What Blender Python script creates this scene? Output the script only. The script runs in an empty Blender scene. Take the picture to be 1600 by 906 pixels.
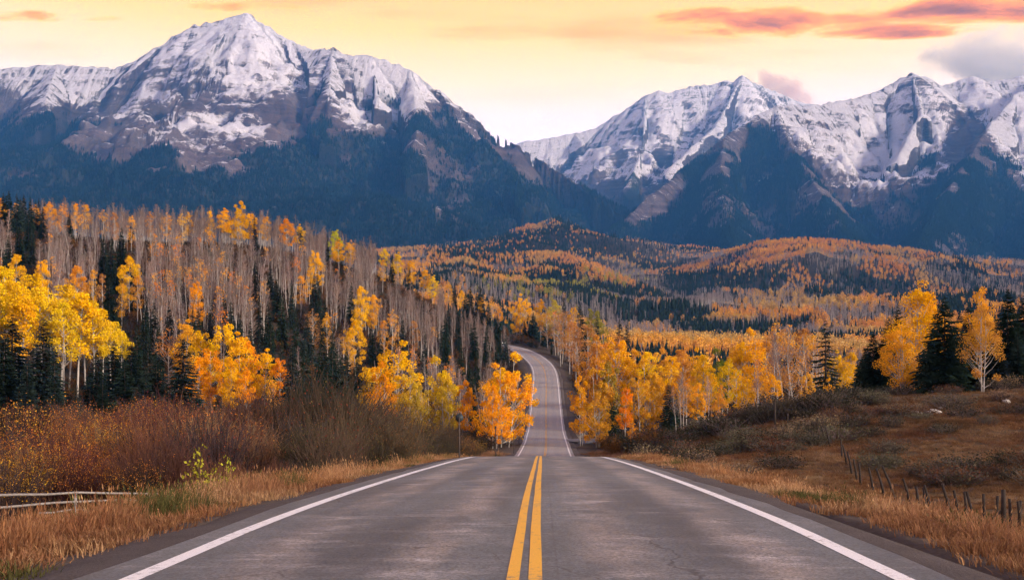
import bpy, math, random
import numpy as np
from mathutils import Vector, Matrix

random.seed(7)
RNG = np.random.default_rng(7)
SC = bpy.context.scene
COL = SC.collection
R = math.radians

# ------------------------------------------------------------------ camera
CAM_H, FPX, CX, HY = 1.55, 1600.0, 800.0, 640.0
cam_d = bpy.data.cameras.new('camera')
cam_d.lens = 36.0
cam_d.sensor_width = 36.0
cam_d.shift_y = (HY - 453.0) / 1600.0
cam_d.clip_start = 0.1
cam_d.clip_end = 60000
cam = bpy.data.objects.new('camera', cam_d)
cam.location = (0, 0, CAM_H)
cam.rotation_euler = (R(90), 0, 0)
COL.objects.link(cam)
SC.camera = cam

# ------------------------------------------------------------------ light
SUN_AZ, SUN_EL = R(120), R(17)       # azimuth clockwise from the view direction (+Y)
SUN_DIR = Vector((math.sin(SUN_AZ) * math.cos(SUN_EL), math.cos(SUN_AZ) * math.cos(SUN_EL), math.sin(SUN_EL)))
sun_d = bpy.data.lights.new('sun', 'SUN')
sun_d.energy = 5.0
sun_d.angle = R(8)
sun_d.color = (1.0, 0.85, 0.71)
sun = bpy.data.objects.new('sun', sun_d)
sun.rotation_euler = SUN_DIR.to_track_quat('Z', 'Y').to_euler()
sun.location = (60, -40, 60)
COL.objects.link(sun)

SC.view_settings.view_transform = 'Standard'
SC.view_settings.look = 'None'
SC.view_settings.gamma = 1.0
SC.view_settings.exposure = 0.32
SC.render.engine = 'CYCLES'
SC.cycles.use_denoising = True
SC.cycles.use_adaptive_sampling = True
SC.cycles.adaptive_threshold = 0.04
SC.cycles.max_bounces = 3
SC.cycles.diffuse_bounces = 1
SC.cycles.glossy_bounces = 1
SC.cycles.transmission_bounces = 3
SC.cycles.volume_bounces = 1
SC.cycles.transparent_max_bounces = 4


def srgb(r, g, b):
    f = lambda c: (c / 255 / 12.92) if c / 255 <= 0.04045 else ((c / 255 + 0.055) / 1.055) ** 2.4
    return (f(r), f(g), f(b), 1.0)


class NT:
    """small node-tree helper"""
    def __init__(self, tree):
        self.t = tree
        tree.nodes.clear()

    def n(self, kind, **kw):
        nd = self.t.nodes.new(kind)
        for k, v in kw.items():
            if k.startswith('i_'):
                key = k[2:]
                nd.inputs[int(key) if key.isdigit() else key].default_value = v
            else:
                setattr(nd, k, v)
        return nd

    def l(self, a, b):
        self.t.links.new(a, b)

    def put(self, sock, v):
        if hasattr(v, 'node'):
            self.l(v, sock)
        else:
            sock.default_value = v

    def math(self, op, a, b=None, c=None, clamp=False):
        nd = self.n('ShaderNodeMath', operation=op, use_clamp=clamp)
        for i, v in enumerate((a, b, c)):
            if v is not None:
                self.put(nd.inputs[i], v)
        return nd.outputs[0]

    def mix(self, fac, a, b, blend='MIX'):
        nd = self.n('ShaderNodeMix', data_type='RGBA', blend_type=blend)
        self.put(nd.inputs[0], fac)
        self.put(nd.inputs[6], a)
        self.put(nd.inputs[7], b)
        return nd.outputs[2]

    def ramp(self, fac, stops, interp='LINEAR'):
        nd = self.n('ShaderNodeValToRGB')
        nd.color_ramp.interpolation = interp
        els = nd.color_ramp.elements
        while len(els) < len(stops):
            els.new(0.5)
        for e, (p, c) in zip(els, stops):
            e.position = p
            e.color = c if len(c) == 4 else (*c, 1)
        self.put(nd.inputs[0], fac)
        return nd.outputs[0]

    def noise(self, vec, scale=1.0, detail=3.0, rough=0.5, dist=0.0):
        nd = self.n('ShaderNodeTexNoise')
        nd.inputs['Scale'].default_value = scale
        nd.inputs['Detail'].default_value = detail
        nd.inputs['Roughness'].default_value = rough
        nd.inputs['Distortion'].default_value = dist
        if vec is not None:
            self.l(vec, nd.inputs['Vector'])
        return nd.outputs['Fac']

    def comb(self, x, y, z=0.0):
        nd = self.n('ShaderNodeCombineXYZ')
        for i, v in enumerate((x, y, z)):
            self.put(nd.inputs[i], v)
        return nd.outputs[0]

    def sstep(self, v, a, b):
        nd = self.n('ShaderNodeMapRange', interpolation_type='SMOOTHSTEP')
        self.put(nd.inputs[0], v)
        nd.inputs[1].default_value = a
        nd.inputs[2].default_value = b
        return nd.outputs[0]

    def attr(self, name, typ='GEOMETRY', out='Fac'):
        nd = self.n('ShaderNodeAttribute', attribute_name=name, attribute_type=typ)
        return nd.outputs[out]


# ------------------------------------------------------------------ sky
world = bpy.data.worlds.new('World')
SC.world = world
world.use_nodes = True
w = NT(world.node_tree)
tc = w.n('ShaderNodeTexCoord').outputs['Generated']
sep = w.n('ShaderNodeSeparateXYZ')
w.l(tc, sep.inputs[0])
dx, dy, dz = sep.outputs
zc = w.math('MAXIMUM', dz, 0.02)
# dusk gradient by elevation: cream glow low down, peach above, lavender overhead
grad = w.ramp(w.math('MAXIMUM', dz, 0.0), [
    (0.0, (1.0, 0.80, 0.78)), (0.16, (1.0, 0.82, 1.02)), (0.25, (1.0, 0.81, 0.98)),
    (0.305, srgb(255, 222, 182)), (0.345, srgb(255, 206, 112)), (0.385, srgb(250, 188, 90)), (0.48, srgb(196, 150, 118)),
    (0.66, srgb(128, 124, 150)), (1.0, srgb(84, 108, 165))])
# thin streaks of cloud on a flat layer, seen in perspective
cu = w.math('DIVIDE', dx, zc)
cv = w.math('DIVIDE', dy, zc)
cvec = w.comb(cu, cv)
veil = w.noise(w.comb(w.math('MULTIPLY', cu, 0.8), w.math('MULTIPLY', cv, 2.2)), 1.3, 4, 0.55)
veil = w.math('MULTIPLY', w.sstep(veil, 0.50, 0.72), w.sstep(dz, 0.27, 0.37))
sky1 = w.mix(w.math('MULTIPLY', veil, 0.85), grad, srgb(255, 160, 40))
n1 = w.noise(w.comb(w.math('MULTIPLY', cu, 1.0), w.math('MULTIPLY', cv, 1.6), 3.7), 3.2, 6, 0.6, 0.3)
# cloud banks: (centre x/z, centre y/z, radius x, radius y)
bank = None
for bx, by, rx, ry, pk in ((0.66, 2.63, 0.31, 0.12, 1), (1.15, 2.56, 0.34, 0.13, 1), (0.98, 2.70, 0.26, 0.07, 1), (1.0, 2.44, 0.30, 0.045, 1),
                       (-0.66, 2.54, 0.40, 0.05, .25), (-1.22, 2.60, 0.34, 0.06, .3), (-1.5, 2.1, 0.7, 0.2, 1), (-0.2, 1.7, 0.8, 0.2, 1), (2.6, 1.2, 0.8, 0.4, 1), (2.2, -1.0, 0.9, 0.5, 1), (-2.0, -0.8, 1.0, 0.4, 1)):
    ex = w.math('POWER', w.math('DIVIDE', w.math('SUBTRACT', cu, bx), rx), 2.0)
    ey = w.math('POWER', w.math('DIVIDE', w.math('SUBTRACT', cv, by), ry), 2.0)
    m = w.math('SUBTRACT', float(pk), w.math('ADD', ex, ey))
    bank = m if bank is None else w.math('MAXIMUM', bank, m)
bank = w.math('MAXIMUM', bank, -1.5)
cl = w.math('ADD', w.math('MULTIPLY', bank, 0.35), w.math('MULTIPLY', w.math('SUBTRACT', n1, 0.5), 1.7))
cmask = w.sstep(cl, -0.05, 0.22)
ccol = w.ramp(w.math('MULTIPLY_ADD', cl, 1.6, 0.0), [
    (0.0, srgb(255, 208, 60)), (0.3, srgb(255, 165, 0)), (0.55, srgb(230, 126, 0)), (0.85, srgb(168, 92, 0)), (1.0, srgb(145, 80, 0))])
sky2 = w.mix(w.math('MULTIPLY', cmask, w.sstep(dz, 0.2, 0.3)), sky1, ccol)
low = w.mix(w.sstep(dz, -0.06, 0.0), srgb(120, 105, 95), sky2)
nish = w.n('ShaderNodeTexSky', sky_type='NISHITA', sun_disc=False)
nish.sun_elevation = SUN_EL
nish.sun_rotation = SUN_AZ
nish.altitude = 2500
bg1 = w.n('ShaderNodeBackground')
w.l(low, bg1.inputs[0])
bg1.inputs[1].default_value = 1.55
bg2 = w.n('ShaderNodeBackground')
w.l(nish.outputs[0], bg2.inputs[0])
bg2.inputs[1].default_value = 0.05
mixs = w.n('ShaderNodeMixShader')
mixs.inputs[0].default_value = 0.12
w.l(bg1.outputs[0], mixs.inputs[1])
w.l(bg2.outputs[0], mixs.inputs[2])
wo = w.n('ShaderNodeOutputWorld')
w.l(mixs.outputs[0], wo.inputs[0])
world.cycles.sampling_method = 'MANUAL'
world.cycles.sample_map_resolution = 512


# ------------------------------------------------------------------ numeric helpers
def hash2(ix, iy, seed=0):
    h = (ix.astype(np.int64) * 374761393 + iy.astype(np.int64) * 668265263 + seed * 974634777) & 0xFFFFFFFF
    h = ((h ^ (h >> 13)) * 1274126177) & 0xFFFFFFFF
    h = (h ^ (h >> 16)) & 0xFFFFFFFF
    return h / 4294967295.0


def vnoise(x, y, seed=0):
    x = np.asarray(x, float); y = np.asarray(y, float)
    ix = np.floor(x); iy = np.floor(y)
    fx = x - ix; fy = y - iy
    fx = fx * fx * fx * (fx * (fx * 6 - 15) + 10)
    fy = fy * fy * fy * (fy * (fy * 6 - 15) + 10)
    a = hash2(ix, iy, seed); b = hash2(ix + 1, iy, seed)
    c = hash2(ix, iy + 1, seed); d = hash2(ix + 1, iy + 1, seed)
    return (a * (1 - fx) + b * fx) * (1 - fy) + (c * (1 - fx) + d * fx) * fy


def fbm(x, y, octv=4, seed=0, gain=0.5):
    s = 0; a = 1; t = 0
    for i in range(octv):
        s = s + a * vnoise(x * 2 ** i + 17.3 * i, y * 2 ** i - 9.1 * i, seed + i)
        t += a; a *= gain
    return s / t


def ridged(x, y, octv=3, seed=0):
    s = 0; a = 1; t = 0
    for i in range(octv):
        s = s + a * (1 - np.abs(2 * vnoise(x * 2 ** i + 5.1 * i, y * 2 ** i + 3.3 * i, seed + i) - 1))
        t += a; a *= 0.5
    return s / t


def sst(v, a, b):
    t = np.clip((np.asarray(v, float) - a) / (b - a), 0, 1)
    return t * t * (3 - 2 * t)


def np_mesh(name, V, F, mats=None, smooth=False, attrs=None, midx=None):
    me = bpy.data.meshes.new(name)
    V = np.asarray(V, np.float32)
    tris = []
    if isinstance(F, list):            # list of arrays with different widths
        starts = []; loops = []; p = 0
        for f in F:
            f = np.asarray(f, np.int32)
            if len(f) == 0:
                continue
            starts.append(np.arange(len(f), dtype=np.int32) * f.shape[1] + p)
            loops.append(f.ravel()); p += f.size
        starts = np.concatenate(starts); loops = np.concatenate(loops)
    else:
        F = np.asarray(F, np.int32)
        starts = np.arange(len(F), dtype=np.int32) * F.shape[1]
        loops = F.ravel()
    me.vertices.add(len(V))
    me.vertices.foreach_set('co', V.ravel())
    me.loops.add(len(loops))
    me.loops.foreach_set('vertex_index', loops)
    me.polygons.add(len(starts))
    me.polygons.foreach_set('loop_start', starts)
    if midx is not None:
        me.polygons.foreach_set('material_index', np.asarray(midx, np.int32))
    if smooth:
        me.polygons.foreach_set('use_smooth', np.ones(len(starts), bool))
    me.update(calc_edges=True)
    for k, a in (attrs or {}).items():
        a = np.asarray(a, np.float32)
        if a.ndim == 1:
            at = me.attributes.new(k, 'FLOAT', 'POINT'); at.data.foreach_set('value', a)
        elif a.shape[1] == 3:
            at = me.attributes.new(k, 'FLOAT_COLOR', 'POINT')
            at.data.foreach_set('color', np.concatenate([a, np.ones((len(a), 1), np.float32)], 1).ravel())
    for m in (mats or []):
        me.materials.append(m)
    return me


def ob(name, data, parent=None, label=None, cat=None, group=None, kind=None, loc=None):
    o = bpy.data.objects.new(name, data)
    COL.objects.link(o)
    if parent is not None:
        o.parent = parent
    if loc is not None:
        o.location = loc
    for k, v in (('label', label), ('category', cat), ('group', group), ('kind', kind)):
        if v is not None:
            o[k] = v
    return o


class MB:
    """collects tubes, boxes and quads"""
    def __init__(self):
        self.V = []; self.F3 = []; self.F4 = []; self.n = 0

    def add(self, V, F):
        V = np.asarray(V, float); F = np.asarray(F, int) + self.n
        self.V.append(V); self.n += len(V)
        (self.F3 if F.shape[1] == 3 else self.F4).append(F)

    def tube(self, P, rad, sides=6, cap=True):
        P = np.asarray(P, float); k = len(P)
        rad = np.broadcast_to(np.asarray(rad, float), (k,))
        T = np.gradient(P, axis=0)
        T /= np.linalg.norm(T, axis=1, keepdims=True) + 1e-9
        ref = np.array([1.0, 0.05, 0.02]) if abs(T[0][0]) < 0.8 else np.array([0.02, 1.0, 0.05])
        A = np.cross(T, ref); A /= np.linalg.norm(A, axis=1, keepdims=True)
        B = np.cross(T, A)
        an = np.arange(sides) * 2 * math.pi / sides
        ring = (P[:, None] + rad[:, None, None] * (np.cos(an)[None, :, None] * A[:, None] + np.sin(an)[None, :, None] * B[:, None]))
        V = ring.reshape(-1, 3)
        i = np.arange(k - 1)[:, None] * sides; j = np.arange(sides)[None]; j2 = (j + 1) % sides
        F = np.stack([i + j, i + j2, i + sides + j2, i + sides + j], -1).reshape(-1, 4)
        self.add(V, F)
        if cap:
            for base, rev in ((0, True), ((k - 1) * sides, False)):
                c = self.n
                self.V.append(P[[0 if base == 0 else -1]]); self.n += 1
                off = c - k * sides if base == 0 else c - 1 - k * sides
                q = np.arange(sides)
                tri = np.stack([np.full(sides, c), off + base + q, off + base + (q + 1) % sides], 1)
                self.F3.append(tri[:, [0, 2, 1]] if rev else tri)

    def box(self, c, s, rot=None):
        q = np.array([[x, y, z] for x in (-.5, .5) for y in (-.5, .5) for z in (-.5, .5)]) * np.asarray(s)
        if rot is not None:
            q = q @ np.asarray(rot).T
        self.add(q + np.asarray(c), [[0, 1, 3, 2], [4, 6, 7, 5], [0, 4, 5, 1], [2, 3, 7, 6], [0, 2, 6, 4], [1, 5, 7, 3]])

    def leaves(self, C, size, rng, flat=0.0, aspect=0.75):
        n = len(C)
        u = rng.normal(size=(n, 3)); u /= np.linalg.norm(u, axis=1, keepdims=True)
        r = rng.normal(size=(n, 3)); r[:, 2] *= (1 - flat)
        v = np.cross(u, r); v /= np.linalg.norm(v, axis=1, keepdims=True) + 1e-9
        s = np.broadcast_to(np.asarray(size), (n,))[:, None]
        V = np.stack([C + u * s * .5, C + v * s * .5 * aspect, C - u * s * .5, C - v * s * .5 * aspect], 1).reshape(-1, 3)
        F = np.arange(4 * n).reshape(n, 4)
        self.add(V, F)

    def mesh(self, name, mats, smooth=False, attrs=None):
        V = np.concatenate(self.V)
        F = [np.concatenate(f) for f in (self.F3, self.F4) if f]
        return np_mesh(name, V, F, mats, smooth, attrs)


def w2px(X, Y, Z):
    return CX + FPX * X / Y, HY - FPX * (Z - CAM_H) / Y


def px2w(px, py, D):
    return np.array([(px - CX) / FPX * D, D, CAM_H + (HY - py) / FPX * D])


# ------------------------------------------------------------------ road line (Y, X, Z of the centre line)
ROAD_K = np.array([(-60, -1.6, 0.0), (-20, -.75, 0), (9.3, 0.11, 0), (15, .26, 0), (22.6, .48, -.12), (35, .86, -.40), (48, 1.24, -.75),
                   (62, 1.66, -1.25), (80, 2.25, -2.35), (100, 3.0, -3.65), (122, 3.8, -4.55), (144, 4.65, -4.75), (180, 6.0, -4.2), (205, 6.8, -3.3),
                   (221, 7.35, -2.5), (245, 8.15, .4), (268, 8.9, 3.6), (300, 10.0, 8.4), (329, 10.7, 13.0), (352, 10.3, 16.8), (372, 8.4, 20.2), (388, 5.4, 23.2),
                   (400, 1.4, 25.6), (409, -4, 27.6), (415, -12, 29.6), (419, -22, 31.5), (421, -34, 33), (422, -50, 34.5)], float)


def catmull(K, step=1.5):
    K = K[:, [1, 0, 2]]
    out = []
    P = np.vstack([2 * K[0] - K[1], K, 2 * K[-1] - K[-2]])
    for i in range(1, len(P) - 2):
        p0, p1, p2, p3 = P[i - 1:i + 3]
        d1 = np.linalg.norm(p2 - p1); m1 = (p2 - p0) / (np.linalg.norm(p1 - p0) + d1) * d1
        m2 = (p3 - p1) / (np.linalg.norm(p3 - p2) + d1) * d1
        n = max(2, int(d1 / step))
        t = (np.arange(n) / n)[:, None]
        out.append((2 * t**3 - 3 * t**2 + 1) * p1 + (t**3 - 2 * t**2 + t) * m1 + (-2 * t**3 + 3 * t**2) * p2 + (t**3 - t**2) * m2)
    out.append(P[-2][None])
    return np.concatenate(out)


ROAD = catmull(ROAD_K)
_t = np.gradient(ROAD, axis=0); _t[:, 2] = 0
_t /= np.linalg.norm(_t, axis=1, keepdims=True)
ROAD_SIDE = np.stack([_t[:, 1], -_t[:, 0], np.zeros(len(_t))], 1)      # points right
ROAD_S = np.concatenate([[0], np.cumsum(np.linalg.norm(np.diff(ROAD, axis=0), axis=1))])


def road_near(X, Y):
    """distance to the centre line and road height there"""
    X = np.asarray(X, float); Y = np.asarray(Y, float)
    dist = np.full(X.shape, 1e9); zz = np.zeros(X.shape)
    m = (Y > -70) & (Y < 470) & (np.abs(X) < 120)
    if m.any():
        x = X[m]; y = Y[m]
        bd = np.full(x.shape, 1e9); bz = np.zeros(x.shape)
        for ch in range(0, len(x), 20000):
            s = slice(ch, ch + 20000)
            d2 = (x[s, None] - ROAD[None, :, 0]) ** 2 + (y[s, None] - ROAD[None, :, 1]) ** 2
            k = d2.argmin(1)
            # signed along-track correction keeps the height smooth
            bd[s] = np.sqrt(d2[np.arange(len(k)), k])
            k2 = np.clip(k, 1, len(ROAD) - 2)
            tv = ROAD[k2 + 1] - ROAD[k2 - 1]
            al = ((x[s] - ROAD[k2, 0]) * tv[:, 0] + (y[s] - ROAD[k2, 1]) * tv[:, 1]) / (tv[:, 0] ** 2 + tv[:, 1] ** 2)
            al = np.clip(al, -0.6, 0.6)
            bz[s] = ROAD[k2, 2] + al * tv[:, 2]
            pr = ROAD[k2] + al[:, None] * tv
            bd[s] = np.minimum(bd[s], np.hypot(x[s] - pr[:, 0], y[s] - pr[:, 1]))
        dist[m] = bd; zz[m] = bz
    return dist, zz


# ------------------------------------------------------------------ ground height
COLS = [-1200, -400, 0, 200, 400, 600, 750, 850, 950, 1050, 1150, 1300, 1450, 1600, 2000, 2800]
ZROWS = {
    4:   [-.1] * 16,
    10:  [-2, -1.0, -.3, -.2, -.1, -.1, -.1, -.1, -.1, -.1, -.1, -.1, -.15, -.3, -.8, -2],
    20:  [-2.5, -2.2, -1.5, -1.1, -0.6, -0.35, -0.2, -0.2, -0.2, -0.25, -0.4, -0.8, -1.1, -1.5, -2.2, -2.5],
    28:  [-2.8, -2.8, -2.4, -2.0, -1.3, -0.8, -0.4, -0.3, -0.3, -0.4, -1.0, -1.8, -2.3, -2.6, -2.9, -2.5],
    36:  [-3, -3, -3.1, -2.7, -2.0, -1.4, -0.7, -0.6, -0.6, -0.8, -1.5, -2.5, -2.9, -3.1, -3.2, -2],
    45:  [-3, -3, -3.2, -3.0, -2.6, -2.1, -1.2, -0.9, -0.9, -1.3, -2.1, -3.1, -3.4, -3.4, -3, -1],
    60:  [-2.5, -2.8, -3.3, -3.3, -3.1, -2.8, -1.8, -1.3, -1.3, -2.0, -2.7, -3.1, -3.0, -2.6, -2, 0],
    80:  [0, -2, -3.2, -3.4, -3.6, -3.6, -2.9, -2.4, -2.4, -2.5, -1.9, -.7, -.1, .2, 1, 2],
    100: [3, 0, -2.6, -3, -3.8, -4.2, -3.8, -3.6, -3.7, -2.6, .2, 2.4, 2.9, 3.5, 4, 4],
    130: [10, 4, -1.4, -1.6, -3, -4.4, -4.6, -4.5, -4.5, -3.5, -.5, 2.2, 3.2, 4.2, 5, 5],
    165: [18, 9, .8, .3, -1, -3.6, -4.7, -4.6, -4.2, -3.5, -2.5, 0, 1.5, 3, 5, 6],
    200: [28, 18, 8, 6.5, 4.5, -1.5, -3.8, -3.6, -3, -2, -1, 0, 0, 1, 4, 6],
    250: [45, 36, 26, 24, 21, 6, 0, 1.5, 1, 3, 4, 4, 2, 1, 3, 6],
    300: [60, 54, 45, 42, 40, 21, 8, 8, 7, 7, 7, 6, 4, 3, 4, 8],
    350: [72, 70, 61, 57, 56, 38, 19, 15, 11, 9, 8, 7, 5, 4, 6, 10],
    390: [80, 78, 69, 64, 64, 52, 29, 23, 15, 10, 9, 8, 6, 6, 8, 12],
    430: [82, 80, 71, 66, 66, 56, 38, 30, 18, 11, 10, 9, 8, 8, 10, 14],
    500: [80, 76, 66, 62, 60, 54, 42, 33, 22, 15, 14, 13, 12, 12, 14, 20],
}
PROWS = {   # image heights of the bare ground farther away
    600: {600: 500, 750: 522, 850: 545, 950: 562, 1600: 566},
    700: {600: 480, 750: 500, 850: 525, 950: 545, 1600: 550},
    1000: {600: 455, 750: 470, 850: 490, 950: 512, 1050: 518, 1300: 514, 1600: 520},
    1300: {600: 440, 750: 450, 850: 468, 950: 486, 1050: 490, 1150: 487, 1300: 482, 1450: 490, 1600: 490},
    1600: {600: 432, 750: 438, 850: 450, 950: 460, 1050: 468, 1150: 474, 1300: 478, 1450: 470, 1600: 464},
    1900: {600: 424, 750: 428, 850: 438, 950: 444, 1050: 450, 1150: 436, 1230: 424, 1300: 426, 1450: 442, 1600: 450},
    2250: {600: 415, 750: 420, 850: 424, 950: 430, 1050: 434, 1150: 412, 1230: 379, 1300: 386, 1450: 418, 1600: 434},
    2600: {600: 410, 750: 404, 850: 390, 950: 398, 1050: 414, 1150: 420, 1230: 410, 1300: 412, 1450: 420, 1600: 424},
    3000: {600: 404, 700: 400, 770: 374, 850: 345, 900: 352, 950: 358, 1050: 384, 1150: 404, 1300: 416, 1600: 418},
    3500: {600: 400, 750: 398, 850: 392, 950: 395, 1050: 402, 1600: 410},
    5000: {600: 440, 1600: 440},
}
_gp = np.arange(-1200, 2801, 10.0)
_gl = np.arange(math.log(4), math.log(5000) + .02, 0.02)
_rows = sorted(list(ZROWS) + list(PROWS))
_tab = []
for d in _rows:
    if d in ZROWS:
        _tab.append(np.interp(_gp, COLS, ZROWS[d]))
    else:
        ks = sorted(PROWS[d])
        _tab.append(CAM_H + (HY - np.interp(_gp, ks, [PROWS[d][k] for k in ks])) / FPX * d)
_tab = np.array(_tab)
_lr = np.log(_rows)
_fine = np.stack([np.interp(_gl, _lr, _tab[:, i]) for i in range(len(_gp))], 0)     # [px, logD]


def _blur(a, sig, axis):
    r = int(sig * 3); k = np.exp(-0.5 * (np.arange(-r, r + 1) / sig) ** 2); k /= k.sum()
    p = [(0, 0), (0, 0)]; p[axis] = (r, r)
    b = np.pad(a, p, mode='edge')
    return np.apply_along_axis(lambda v: np.convolve(v, k, 'valid'), axis, b)


_fine = _blur(_blur(_fine, 3.2, 0), 2.4, 1)


def table_z(X, Y):
    th = np.arctan2(X, Y); r = np.hypot(X, Y)
    thc = np.clip(th, -R(58), R(58))
    px = np.clip(CX + FPX * np.tan(thc), -1200, 2799)
    D = np.clip(r * np.cos(thc), 4.001, 4990)
    a = (px + 1200) / 10; b = (np.log(D) - _gl[0]) / 0.02
    i = np.clip(a.astype(int), 0, len(_gp) - 2); j = np.clip(b.astype(int), 0, len(_gl) - 2)
    fa = a - i; fb = b - j
    z = (_fine[i, j] * (1 - fa) + _fine[i + 1, j] * fa) * (1 - fb) + (_fine[i, j + 1] * (1 - fa) + _fine[i + 1, j + 1] * fa) * fb
    back = sst(np.abs(th), R(55), R(100))
    return z * (1 - back) + np.clip(z, -3, 3) * back


HALF_L, HALF_R = 4.22, 4.06


def ground_z(X, Y):
    X = np.asarray(X, float); Y = np.asarray(Y, float)
    z = table_z(X, Y)
    r = np.hypot(X, Y)
    far = sst(r, 40, 200)
    z = z + (fbm(X / 9, Y / 9, 3, 5) - .5) * (0.5 + 1.2 * far) + (fbm(X / 90, Y / 90, 3, 9) - .5) * 24 * sst(r, 550, 1500) + (ridged(X / 330 + 3, Y / 420, 2, 19) - .62) * 85 * sst(r, 600, 1500) * (1 - sst(r, 3000, 3600))
    z = z + (fbm(X / 2.2, Y / 2.2, 2, 12) - .5) * 0.22
    dist, rz = road_near(X, Y)
    lat = dist - 4.25
    wgt = sst(lat, 0.5, 5.0 + 8 * sst(r, 55, 130))
    z = np.where(dist < 200, (rz - 0.16) * (1 - wgt) + z * wgt, z)
    z = np.where(lat < 0.9, np.minimum(z, rz - 0.16 - 0.34 * sst(-lat, -0.9, -0.1)), z)
    return z


def gz(x, y):
    return float(ground_z(np.array([x]), np.array([y]))[0])


# ------------------------------------------------------------------ materials
def mat(name):
    m = bpy.data.materials.new(name)
    m.use_nodes = True
    t = NT(m.node_tree)
    out = t.n('ShaderNodeOutputMaterial')
    return m, t, out


def diffuse(t, out, col, rough=0.9, bump=None, bstr=0.3, bdist=0.05, spec=0.2):
    p = t.n('ShaderNodeBsdfPrincipled')
    t.put(p.inputs['Base Color'], col)
    t.put(p.inputs['Roughness'], rough)
    p.inputs['Specular IOR Level'].default_value = spec
    if bump is not None:
        b = t.n('ShaderNodeBump')
        b.inputs['Strength'].default_value = bstr
        b.inputs['Distance'].default_value = bdist
        t.l(bump, b.inputs['Height'])
        t.l(b.outputs[0], p.inputs['Normal'])
    t.l(p.outputs[0], out.inputs[0])
    return p


def leafy(name, src, var=0.5, trans=0.35):
    """leaf or needle material; the tint comes from the object colour or from the scattered instance"""
    m, t, out = mat(name)
    if src == 'object':
        oi = t.n('ShaderNodeObjectInfo')
        col = oi.outputs['Color']
    elif src == 'instance':
        col = t.attr('tint', 'INSTANCER', 'Color')
    else:
        col = src
    tcn = t.n('ShaderNodeTexCoord').outputs['Object']
    n1 = t.noise(tcn, 0.55, 2, 0.5)
    n2 = t.n('ShaderNodeTexWhiteNoise', noise_dimensions='3D')
    geo = t.n('ShaderNodeNewGeometry')
    rnd = geo.outputs['Random Per Island']
    hs = t.n('ShaderNodeHueSaturation')
    t.put(hs.inputs['Hue'], t.math('MULTIPLY_ADD', t.math('ADD', t.math('MULTIPLY', t.math('SUBTRACT', n1, 0.5), 0.9), t.math('MULTIPLY', t.math('SUBTRACT', rnd, 0.5), 0.35)), 0.075 * var, 0.5))
    t.put(hs.inputs['Value'], t.math('MULTIPLY_ADD', rnd, 0.7 * var, 1 - 0.33 * var))
    t.put(hs.inputs['Color'], col)
    d = t.n('ShaderNodeBsdfDiffuse')
    t.l(hs.outputs[0], d.inputs[0])
    if trans > 0:
        tr = t.n('ShaderNodeBsdfTranslucent')
        t.l(hs.outputs[0], tr.inputs[0])
        mx = t.n('ShaderNodeMixShader')
        mx.inputs[0].default_value = trans
        t.l(d.outputs[0], mx.inputs[1]); t.l(tr.outputs[0], mx.inputs[2])
        t.l(mx.outputs[0], out.inputs[0])
    else:
        t.l(d.outputs[0], out.inputs[0])
    return m


def simple(name, c1, c2, scale=4.0, stretch=(1, 1, 1), rough=0.9, bstr=0.3, bdist=0.02, coord='Object'):
    m, t, out = mat(name)
    tcn = t.n('ShaderNodeTexCoord').outputs[coord]
    mp = t.n('ShaderNodeMapping')
    mp.inputs['Scale'].default_value = stretch
    t.l(tcn, mp.inputs[0])
    n = t.noise(mp.outputs[0], scale, 4, 0.6)
    diffuse(t, out, t.ramp(n, [(0.3, c1), (0.7, c2)]), rough, n, bstr, bdist)
    return m


M_LEAF = leafy('aspen_leaves', 'object', 0.65, 0.25)
M_NEEDLE = leafy('spruce_needles', 'object', 0.5, 0.1)
M_SHRUB = leafy('shrub_leaves', 'object', 0.9, 0.3)
M_SHRUB_LEAF2 = leafy('shrub_bright_leaves', (0.42, 0.16, 0.025, 1), 0.9, 0.35)
M_TWIG_OB = leafy('twig_bark', 'object', 0.5, 0.0)
M_FAR = leafy('far_leaves', 'instance', 0.6, 0.3)
M_GRASS = leafy('grass_blades', 'instance', 0.6, 0.3)
M_ASPEN_BARK = simple('aspen_bark', (0.23, 0.215, 0.205, 1), (0.56, 0.525, 0.495, 1), 1.2, (2, 2, 0.6))
M_DARK_BARK = simple('dark_bark', (0.04, 0.032, 0.026, 1), (0.10, 0.08, 0.066, 1), 5, (2, 2, 0.5))
M_GREY_WOOD = simple('weathered_wood', (0.13, 0.12, 0.115, 1), (0.34, 0.315, 0.295, 1), 5, (1.2, 5, 5))
M_POST = simple('old_post_wood', (0.018, 0.014, 0.012, 1), (0.055, 0.043, 0.037, 1), 6, (4, 4, 0.7))
M_STEEL = simple('brown_steel', (0.035, 0.028, 0.026, 1), (0.08, 0.06, 0.055, 1), 8, (1, 1, 1), 0.6)
M_SIGNBACK = simple('dull_sign_metal', (0.018, 0.026, 0.032, 1), (0.035, 0.045, 0.052, 1), 4, (1, 1, 1), 0.5)
M_ROCK = simple('pale_rock', (0.26, 0.24, 0.22, 1), (0.52, 0.49, 0.46, 1), 3, (1, 1, 1), 0.9, 0.8, 0.05)
M_CARBODY = simple('dark_car_paint', (0.012, 0.013, 0.016, 1), (0.02, 0.02, 0.024, 1), 1, (1, 1, 1), 0.3)
M_TYRE = simple('tyre_rubber', (0.012, 0.012, 0.012, 1), (0.03, 0.03, 0.03, 1), 8)
M_GLASSD = simple('dark_glass', (0.01, 0.012, 0.014, 1), (0.02, 0.022, 0.026, 1), 1, (1, 1, 1), 0.08)
M_LAMP, _t_, _o_ = mat('headlight_glow')
_e = _t_.n('ShaderNodeEmission'); _e.inputs[0].default_value = (1, .96, .88, 1); _e.inputs[1].default_value = 6
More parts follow.
